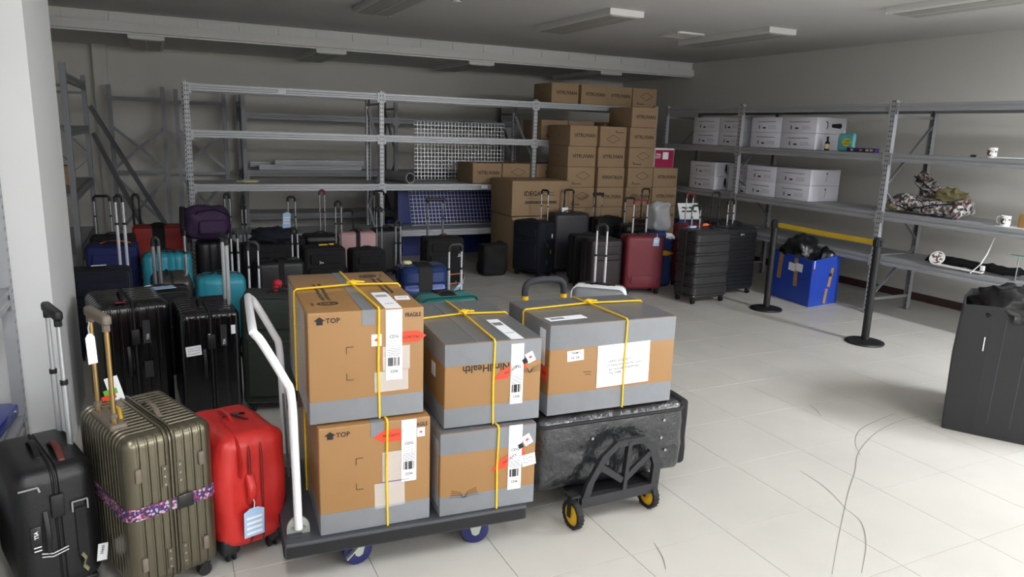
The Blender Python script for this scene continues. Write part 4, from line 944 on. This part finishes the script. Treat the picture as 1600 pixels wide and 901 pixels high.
hts = [.83, .84, .84, .83, .84, .84, .85, .85, .84]
for i in range(len(pts)):
    a, b2 = Vector((*pts[i], 0)), Vector((*pts[(i+1) % len(pts)], 0)); n = (b2-a).cross(Vector((0, 0, 1))).normalized()*.006; k = 1.02
    vs = []
    for o_ in (-n, n): vs += [a+o_, b2+o_, Vector((b2.x*1.02, b2.y*1.02, .45))+o_, Vector((a.x*1.02, a.y*1.02, .45))+o_, Vector((b2.x*.97, b2.y*.97, hts[(i+1) % len(pts)]))+o_, Vector((a.x*.97, a.y*.97, hts[i]))+o_]
    MB().add(vs, [(0, 1, 2, 3), (3, 2, 4, 5), (9, 8, 7, 6), (11, 10, 8, 9), (0, 6, 7, 1), (5, 4, 10, 11), (0, 3, 9, 6), (3, 5, 11, 9), (1, 7, 8, 2), (2, 8, 10, 4)]).build('side_panel', 'coroplast', kb, 25)
MB().prism(pts, .0, .008, lambda u, v, q: (u, v, q)).build('bottom', 'coroplast', kb, 0)
a, b2 = Vector((*pts[1], 0)), Vector((*pts[2], 0)); f = Face((a+b2)/2+Vector((0, 0, .07)), b2-a, (0, 0, 1)); f.slab('green_patch', 'green_patch', .14, 0, .05, .1, kb, .009, .001)
for u in (-.1, .02): f.strokes('crease', 'crease', [(0, .02, .01, .7)], u, 0, kb, .011, .003)
f2 = Face(Vector((*pts[0], 0)).lerp(Vector((*pts[1], 0)), .9)+Vector((0, 0, .6)), (pts[1][0]-pts[0][0], pts[1][1]-pts[0][1], 0), (0, 0, 1)); f2.slab('torn_edge', 'paper', 0, 0, .006, .09, kb, .014, .001)
for i, (x, y, z, rx, ry, rz_, sd, lab) in enumerate([(4.84, 2.64, .80, .22, .23, .15, 21, 'black plastic bag at the left of the black bin opening'), (5.22, 2.58, .82, .19, .25, .15, 27, 'black plastic bag at the right of the black bin opening')]):
    tag(blob(rx, ry, rz_, sd, .28, 3.4, 34).build('bin_bag', 'bag_black', None, 70, (x, y, z)), lab, 'bag', 'bags in the black bin')

# ------------------------------------------------------------------ brown cartons by the back rack
BW, BH, BD = .432, .272, .56
dia = [(-.075, 0), (0, .045), (.075, 0), (0, -.045)]
carton_me = None
def carton(x, y, z, kind, label, w=BW, h=BH, d=BD):
    global carton_me
    t = thing('brown_carton', label, 'carton', (x, y, z), random.uniform(-1.2, 1.2), 'brown cartons of the same make')
    if carton_me is None: carton_me = rbox(BW/2-.003, BD/2, BH/2-.0015, .004, seg=1, c=(0, 0, BH/2)).build('carton', 'carton_brown', t).data
    else: link('carton', carton_me, t)
    f = Face((0, -d/2, h/2), (1, 0, 0), (0, 0, 1)); fs = Face((-w/2+.003, 0, h/2), (0, -1, 0), (0, 0, 1))
    if kind in ('V', 'N'): f.text('VITRUVIAN', 'ink', 0.02, .005, .068, t, .0012, 0 if kind == 'V' else 180, .95)
    else:
        f.strokes('diamond_logo', 'ink', [(-.11, 0, 0, .055), (0, .055, .11, 0), (.11, 0, 0, -.055), (0, -.055, -.11, 0)], .03 if kind == 'D' else .0, .02 if kind == 'D' else -.03, t, .001, .005)
        f.strokes('small_print', 'ink_soft', [(-.05, 0, -.02, 0), (-.05, -.02, .09, -.02)], -.09 if kind == 'D' else .08, -.07 if kind == 'D' else .08, t, .001, .01)
    fs.text('V', 'ink_soft', 0, 0, .05, t, .001)
    MB().box((0, 0, h+.0002), (.05, d, .0008)).build('box_tape', 'packing_tape', t, 0)
    return t
YA = 8.49+BD/2
colA = 5.15; colB = 5.62; colC = 6.11; colD = 6.545
names = ['bottom', 'second', 'third', 'fourth', 'fifth', 'sixth', 'seventh', 'eighth']
def stack(x, y, kinds, where, z0=0):
    for i, k in enumerate(kinds):
        carton(x+random.uniform(-.008, .008), y, z0+i*(BH+.001), k, 'brown carton %s up in the %s stack of the pile' % (names[i] if i else 'at the very', where) if i else 'bottom brown carton of the %s stack of the pile' % where)
stack(colA, YA, 'DVDDDVV', 'leftmost'); stack(colB, YA, 'DVNVNVE', 'second'); stack(colC, YA, 'VDVVDDVV'.replace('VDVVDDVV', 'DVDVDDVV'), 'third'); stack(colD, YA, 'VVVVV', 'rightmost')
ZT = 2.21
for x, k, lab in ((5.2, 'V', 'leftmost carton on top of the rack, a gap right of it'), (5.67, 'V', 'second carton on top of the rack'), (6.105, 'V', 'third carton on top of the rack'), (6.545, 'D', 'rightmost carton on top of the rack with a diamond')):
    carton(x, 9.12+BD/2, ZT, k, lab)
for x, k, lab in ((5.07, 'D', 'left carton on the third level of the last bay'), (5.51, 'D', 'middle carton on the third level of the last bay'), (6.1, 'D', 'right carton on the third level of the last bay')): carton(x, 9.16+BD/2, 1.705, k, lab)
for x, k, lab in ((4.04, 'V', 'lettered carton in front of the wire grid on the shelf'), (4.475, 'D', 'diamond carton on the shelf left of the rack post'), (5.0, 'D', 'diamond carton on the shelf right of the rack post')): carton(x, 9.12+BD/2, 1.098, k, lab)
g = thing('large_carton', 'large brown carton with printed lettering behind the navy suitcase', 'carton', (4.485, 8.71, .735), 0)
rbox(.42, .33, .225, .005, seg=1, c=(0, 0, .225)).build('carton', 'carton_brown', g); f = Face((0, -.33, .225), (1, 0, 0), (0, 0, 1))
f.text('IDEGA', 'ink', -.13, .06, .085, g, .001); f.strokes('small_print', 'ink_soft', scribble(.16, .02, 1, 2), -.13, .0, g, .001, .006); f.strokes('small_print', 'ink_soft', scribble(.2, .07, 2, 6), .1, .06, g, .001, .008); f.strokes('korean_print', 'ink', scribble(.46, .04, 1, 9)+scribble(.46, .05, 2, 19), .0, -.05, g, .001, .011)
MB().box((0, 0, .4506), (.84, .05, .001)).build('box_tape', 'packing_tape', g, 0)
g2 = thing('large_carton', 'plain large brown carton under the lettered one', 'carton', (4.49, 8.72, 0), 0); rbox(.41, .33, .36, .005, seg=1, c=(0, 0, .362)).build('carton', 'carton_brown', g2); MB().box((0, -.3306, .4), (.05, .001, .6)).build('box_tape', 'packing_tape', g2, 0)
mg = thing('magenta_box', 'small magenta box with a white picture on the carton pile', 'box', (6.55, 8.66, 5*(BH+.001)+.001), 2)
rbox(.175, .1, .135, .004, seg=1, c=(0, 0, .136)).build('carton', 'paper', mg); f = Face((0, -.1, .136), (1, 0, 0), (0, 0, 1)); f.slab('cover', 'magenta', 0, -.01, .335, .245, mg); f.slab('picture', 'paper', .02, .03, .1, .1, mg, .0015); f.text('SNA', 'paper', -.11, .045, .045, mg, .002); f.text('UOT', 'paper', -.11, .005, .045, mg, .002)

# things on the back rack
def grid_panel(label, x0, x1, ybot, z0, ytop, z1):
    L = math.hypot(z1-z0, ytop-ybot); t = thing('wire_grid', label, 'grid panel', ((x0+x1)/2, ybot, z0), 0, 'wire grid panels'); t.rotation_euler = (-math.atan2(ytop-ybot, z1-z0), 0, 0); w = x1-x0
    MB().tube([(-w/2, 0, .004), (w/2, 0, .004), (w/2, 0, L), (-w/2, 0, L)], .006, 6, True).build('frame', 'wire', t, 0)
    mb = MB(); n = int(w/.05); m_ = int(L/.05)
    for k in range(1, n): mb.box((-w/2+w*k/n, 0, L/2), (.005, .004, L))
    for k in range(1, m_): mb.box((0, -.003, L*k/m_), (w, .004, .005))
    mb.build('wire_mesh', 'wire', t, 0)['kind'] = 'stuff'
grid_panel('wire grid panel leaning on the middle shelf', 3.19, 4.55, 9.69, 1.105, 9.72, 1.90)
grid_panel('wire grid panel in front of blue sheets on the bottom shelf', 3.07, 4.36, 9.42, .505, 9.6, 1.0)
for i, (x, y, lab) in enumerate(((3.35, 9.68, 'left blue plastic sheet behind the lower wire grid'), (4.1, 9.7, 'right blue plastic sheet behind the lower wire grid'))):
    tag(rbox(.40, .008, .25, .004, seg=1).build('blue_sheet', 'blue_sheet', None, 0, (x, y, .755)), lab, 'sheet', 'blue sheets on the shelf')
for i, (x, y, lab) in enumerate(((3.3, 9.98, 'dark blue board standing behind the back rack'), (4.15, 10.0, 'second dark blue board behind the back rack'))):
    tag(rbox(.41, .01, .26, .004, seg=1).build('blue_board', 'blue_sheet', None, 0, (x, y, .263)), lab, 'board', 'blue boards on the floor')
mb = MB(); n = 24; vs = []
for y in (0, .62):
    for r_ in (.07, .056):
        for k in range(n): vs.append((r_*math.cos(2*PI*k/n), y, r_*math.sin(2*PI*k/n)))
fs = []
for k in range(n):
    j = (k+1) % n; fs += [(k, j, 2*n+j, 2*n+k), (n+k, 3*n+k, 3*n+j, n+j), (k, n+k, n+j, j), (2*n+k, 2*n+j, 3*n+j, 3*n+k)]
tag(mb.add(vs, fs).build('grey_pipe', 'pvc', None, 40, (2.94, 9.09, 1.17), (0, 0, R(14))), 'short grey plastic pipe lying end-on on the middle shelf', 'pipe')
tag(blob(.12, .05, .02, 3, .5, 5, 16, -.012).build('crumpled_paper', 'label_cream', None, 0, (.98, 9.3, 1.11)), 'crumpled papers lying on the left shelf bay', 'paper')
bm_ = None
for i, (x, y, z, L, lab) in enumerate([(2.1, 11.3, 1.165, 1.5, 'longest loose shelf beam lowest at the front of the pile'), (2.15, 11.37, 1.165, 1.4, 'loose shelf beam second from the front of the pile'), (2.3, 11.44, 1.165, 1.2, 'loose shelf beam third from the front of the pile'),
                                       (2.2, 11.3, 1.235, 1.25, 'loose shelf beam on top at the front of the pile'), (2.35, 11.38, 1.235, 1.15, 'loose shelf beam on top in the middle of the pile'), (2.4, 11.45, 1.24, 1.0, 'loose shelf beam on top at the rear of the pile'), (1.75, 11.52, 1.2, 1.0, 'loose shelf beam set back behind the pile')]):
    tag(MB().prism(B_POLY, -L/2, L/2, lambda u, v, q: (q, u, v-.039)).build('loose_beam', 'rack', None, 0, (x, y, z)), lab, 'metal beam', 'loose shelf beams')

# ------------------------------------------------------------------ white cartons on the right rack
def white_box(y0, y1, z, x0, x1, h, kind, label):
    t = thing('white_carton', label, 'carton', ((x0+x1)/2, (y0+y1)/2, z), 0, 'white cartons on the right rack'); hx, hy = (x1-x0)/2, (y1-y0)/2-.004
    rbox(hx, hy, h/2-.001, .003, seg=1, c=(0, 0, h/2)).build('carton', 'carton_white', t)
    f = Face((-hx, 0, h/2), (0, -1, 0), (0, 0, 1)); e = Face((0, -hy, h/2), (1, 0, 0), (0, 0, 1))
    f.strokes('headline', 'ink_grey', scribble(hy*1.2, .02, 1, int(z*100+y0*10)), 0, h*.2, t, .001, .009); f.strokes('small_print', 'ink_grey', scribble(hy*.5, .05, 3, int(y0*31)), hy*.4, -h*.15, t, .001, .004)
    f.slab('bottle_icon', 'ink_grey', -hy*.45, -h*.15, .02, .045, t, .001, .0006); f.slab('box_icon', 'ink', -hy*.12, -h*.2, .05, .018, t, .001, .0006)
    if kind == 'hair':
        e.poly('dryer_icon', 'ink', [(-.08, -.02), (.07, -.03), (.09, 0), (.07, .03), (-.08, .02)], .08, 0, t, .001, .0006); e.strokes('swirl', 'ink', [(-.02, .05, .01, .03), (.01, .03, .015, 0), (.015, 0, .0, -.04)], -.08, 0, t, .001, .012)
    elif kind == 'tool':
        e.strokes('tool_icon', 'ink_grey', [(0, .06, .004, 0), (.004, 0, -.008, -.05)], .02, 0, t, .001, .005); e.slab('tool_head', 'ink', .02, .05, .022, .02, t, .001, .0006)
    elif kind == 'man': e.poly('figure_icon', 'ink', [(-.02, -.07), (.0, -.02), (.01, -.07), (.025, -.06), (.02, .02), (.01, .07), (-.01, .07), (-.02, .02)], -.05, 0, t, .001, .0006)
    return t
hb = .188
for lv, z0, nm in ((0, 1.705, 'upper'), (1, 1.099, 'lower')):
    for r_ in (0, 1):
        z = z0+r_*hb; row = 'top' if r_ else 'bottom'
        ys = [(7.30, 6.78, 'tool' if lv else None), (6.775, 6.24, ('tool' if lv else 'hair') if r_ or lv else None)]
        white_box(6.78, 7.29, z, 6.93, 7.42, hb, None, 'white carton in the middle of the %s shelf, %s row right of the post' % (nm, row))
        white_box(6.24, 6.775, z, 6.93, 7.42, hb, 'tool' if lv else ('hair' if r_ else None), 'white carton at the near end of the %s shelf, %s row' % (nm, row))
        white_box(7.90, 8.43, z, 6.93, 7.42, hb, 'man' if lv else None, 'white carton farthest back on the %s shelf, %s row' % (nm, row))
        if lv == 0: white_box(7.46, 7.895, z, 6.93, 7.42, hb, None, 'white carton just left of the rack post on the upper shelf, %s row' % row)
        else: white_box(7.45, 7.84, z, 7.12, 7.42, hb, None, 'white carton set back by the rack post on the lower shelf, %s row' % row)
white_box(7.32, 7.43, 1.099, 6.96, 7.1, .10, None, 'small white box squeezed beside the rack post')
# small things on the right rack
bo = thing('sauce_bottle', 'small dark bottle with a cream label on the upper shelf', 'bottle', (6.97, 6.10, 1.704)); MB().lathe([(.0, .0), (.026, 0), (.028, .01), (.028, .085), (.012, .11), (.012, .14), (.0, .14)], 16).build('glass', 'glass_brown', bo); MB().lathe([(.0285, .02), (.0288, .02), (.0288, .075), (.0285, .075)], 16).build('paper_label', 'label_cream', bo); MB().lathe([(.0, .138), (.014, .138), (.014, .158), (.0, .158)], 12).build('cap', 'ink', bo)
po = thing('refill_pouch', 'turquoise and yellow refill pouch on the upper shelf', 'pouch', (6.98, 5.84, 1.704), -85)
rbox(.105, .032, .10, .03, disp=lambda p, n: .01*noise.noise(p*14)-(.012*abs(n.y) if p.z > .06 else 0), seg=3, mid=(4, 1, 4), c=(0, 0, .10)).build('pouch_body', 'aqua', po, 60)
Face((0, -.034, .10), (1, 0, 0), (0, 0, 1)).poly('yellow_badge', 'lime_yellow', [(.055*math.cos(2*PI*k/16), .045*math.sin(2*PI*k/16)) for k in range(16)], .02, .0, po, .006); Face((0, -.034, .10), (1, 0, 0), (0, 0, 1)).text('CARE', 'ink', .02, 0.012, .028, po, .008)
Face((0, -.034, .10), (1, 0, 0), (0, 0, 1)).text('WASH', 'ink', .02, -.018, .028, po, .008)
MB().lathe([(.0, 0), (.012, 0), (.012, .025), (.0, .03)], 12, (-.05, 0, .195)).build('spout', 'ceramic', po)
vb = thing('purple_box', 'flat dark purple box lying beside the turquoise pouch', 'box', (6.95, 5.60, 1.704), -88); rbox(.175, .035, .022, .003, seg=1, c=(0, 0, .023)).build('carton', 'violet_box', vb); f = Face((0, -.035, .023), (1, 0, 0), (0, 0, 1))
for k in (-.11, .0, .08, .13): f.slab('printed_spot', 'label_cream' if k else 'cork', k, 0, .035, .022, vb)
def mug(label, x, y, z, ang):
    t = thing('mug', label, 'mug', (x, y, z), 0, 'printed mugs'); n = 24
    MB().lathe([(.0, .0), (.036, .0), (.041, .008), (.042, .095), (.038, .095), (.037, .012), (.0, .010)], n).build('cup', 'ceramic', t)
    MB().lathe([(.0422, .02), (.0426, .02), (.0430, .08), (.0426, .08)], n).build('printed_band', 'mug_print', t)
    c, s_ = math.cos(R(ang)), math.sin(R(ang)); P = [(.04, .08), (.06, .082), (.072, .065), (.072, .04), (.06, .022), (.04, .022)]
    MB().tube(smooth_path([(a*c, a*s_, b2) for a, b2 in P], 3), .006, 8).build('ear', 'ceramic', t); return t
mug('printed mug alone on the upper right shelf', 6.98, 4.23, 1.704, 60)
mug('printed mug on a paper beside the floral bag', 6.97, 4.00, 1.10, 100)
tag(rbox(.09, .14, .006, .003, seg=1).build('white_tray', 'paper', None, 0, (7.0, 4.02, 1.711)), 'white flat tray next to the upper mug', 'tray')
tag(blob(.035, .02, .014, 4, .3, 4, 14, -.01).build('black_lens_cap', 'ink', None, 60, (6.98, 4.4, 1.715)), 'small black object lying left of the upper mug', 'gadget')
tag(rbox(.08, .14, .002, .001, seg=1).build('paper_sheet', 'paper', None, 0, (7.0, 3.92, 1.098)), 'paper sheet under the lower mug', 'paper')
kb2 = thing('cork_frame', 'small cork-coloured block at the right edge of the shelf', 'frame', (6.98, 3.83, 1.102)); rbox(.015, .06, .06, .004, seg=1, c=(0, 0, .061)).build('block', 'cork', kb2); MB().box((-.0155, 0, .061), (.001, .08, .08)).build('inset', 'packing_tape', kb2, 0)
# floral bag bundle
fb = thing('floral_bag', 'crumpled floral print bag with khaki lining on the middle right shelf', 'bag', (7.12, 4.87, 1.098), -88)
rbox(.40, .14, .075, .055, disp=lambda p, n: .045*noise.noise(p*6)+.03*noise.noise(p*15), seg=3, mid=(16, 5, 3), c=(0, 0, .10)).build('bag_body', 'bag_print', fb, 70)
o = blob(.19, .09, .10, 8, .55, 3.5, 30).build('khaki_lining', 'khaki', fb, 60, (.16, .1, .17)); 
o = blob(.13, .10, .035, 5, .25, 3, 20).build('khaki_flap', 'khaki', fb, 60, (-.30, -.07, .055))
o = rbox(.15, .025, .08, .022, disp=lambda p, n: .012*noise.noise(p*16), seg=2, mid=(5, 1, 3)).build('side_pouch', 'bag_print', fb, 60, (-.13, .14, .30), (0, R(38), 0))
MB().tube([(-.27, .115, .38), (-.13, .11, .30), (.0, .112, .21)], .006, 6).build('zipper', 'ink', o.parent)
MB().tube([(-.33, -.13, .1), (-.1, -.19, .05), (.15, -.17, .12), (.33, -.12, .15)], .008, 6).build('black_piping', 'ink', fb)
# umbrella bundle with white handset
um = thing('folded_umbrella', 'black folded umbrellas bundled on the lower right shelf', 'umbrella', (7.02, 4.28, .634), -86)
rbox(.43, .055, .035, .03, disp=lambda p, n: .02*noise.noise(p*13), seg=2, mid=(16, 2, 1), c=(0, .03, .05)).build('canopy', 'fabric_black', um, 50)
for k in range(5): MB().tube([(-.44, .0+.015*k, .03+.01*k), (.40+.02*k, .0+.02*k, .06+.006*(k % 2))], .012, 6).build('fold', 'fabric_black', um)
MB().tube([(.40, .03, .05), (.52, .04, .045)], .016, 8).build('umbrella_handle', 'rubber', um)
ps = thing('paddle_sign', 'white paddle sign with a round printed badge in front of the umbrellas', 'sign', (6.90, 4.3, .634), -84)
o = MB().lathe([(.0, 0), (.072, 0), (.072, .008), (.0, .008)], 32).build('badge', 'ceramic', ps, 40, (-.22, -.01, .085), (R(62), 0, 0)); MB().lathe([(.0, .0085), (.06, .0085), (.06, .009), (.0, .009)], 28).build('badge_print', 'mug_print', o)
MB().bar((-.2, -.03, .03), (.22, -.03, .018), .05, .012).build('paddle_stick', 'ceramic', ps, 0)
wp = thing('white_stand', 'slim white folding stand leaning up beside the umbrellas', 'stand', (6.88, 4.12, .634), -84)
MB().bar((-.05, -.02, .0), (.03, -.0, .11), .022, .008).build('foot', 'ceramic', wp, 0); MB().tube([(.02, .0, .10), (.06, .0, .2), (.10, .0, .36)], [.014, .011, .004], 8, sq=.4).build('blade', 'ceramic', wp); rbox(.02, .012, .025, .008, seg=2, c=(.04, .0, .06)).build('hinge', 'ceramic', wp)
gs = thing('glass_stand', 'small green glass shelf on a thin stem at the right edge', 'stand', (6.92, 3.80, .634)); rbox(.06, .09, .004, .003, seg=1, c=(0, 0, .22)).build('glass_plate', 'glass_green', gs); MB().tube([(0, 0, 0), (0, 0, .22)], .005, 6).build('stem', 'steel', gs); MB().lathe([(.0, 0), (.04, 0), (.04, .006), (.0, .006)], 16).build('foot', 'steel', gs)
# left rack shelf
lb = thing('blue_binder', 'blue plastic-wrapped box on the left edge rack', 'box', (-.80, 3.92, .364), 84)
rbox(.16, .10, .028, .006, seg=2, c=(0, 0, .03)).build('box_body', 'blue_plastic', lb); MB().lathe([(.0001, -.002), (.012, -.002), (.012, .002), (.0001, .002)], 14, (.1, -.101, .03), 'y').build('rivet', 'chrome', lb)
tag(blob(.12, .12, .10, 14, .35, 3, 20, -.09).build('plastic_bag', 'plastic_bag', None, 60, (-.88, 3.55, .46)), 'crumpled clear plastic bag at the left edge on the low shelf', 'plastic bag')
tag(rbox(.2, .15, .1, .005, seg=1).build('shelf_carton', 'carton_brown', None, 0, (-1.0, 9.0, 1.20)), 'brown carton in the dark rack behind the white pillar', 'carton')
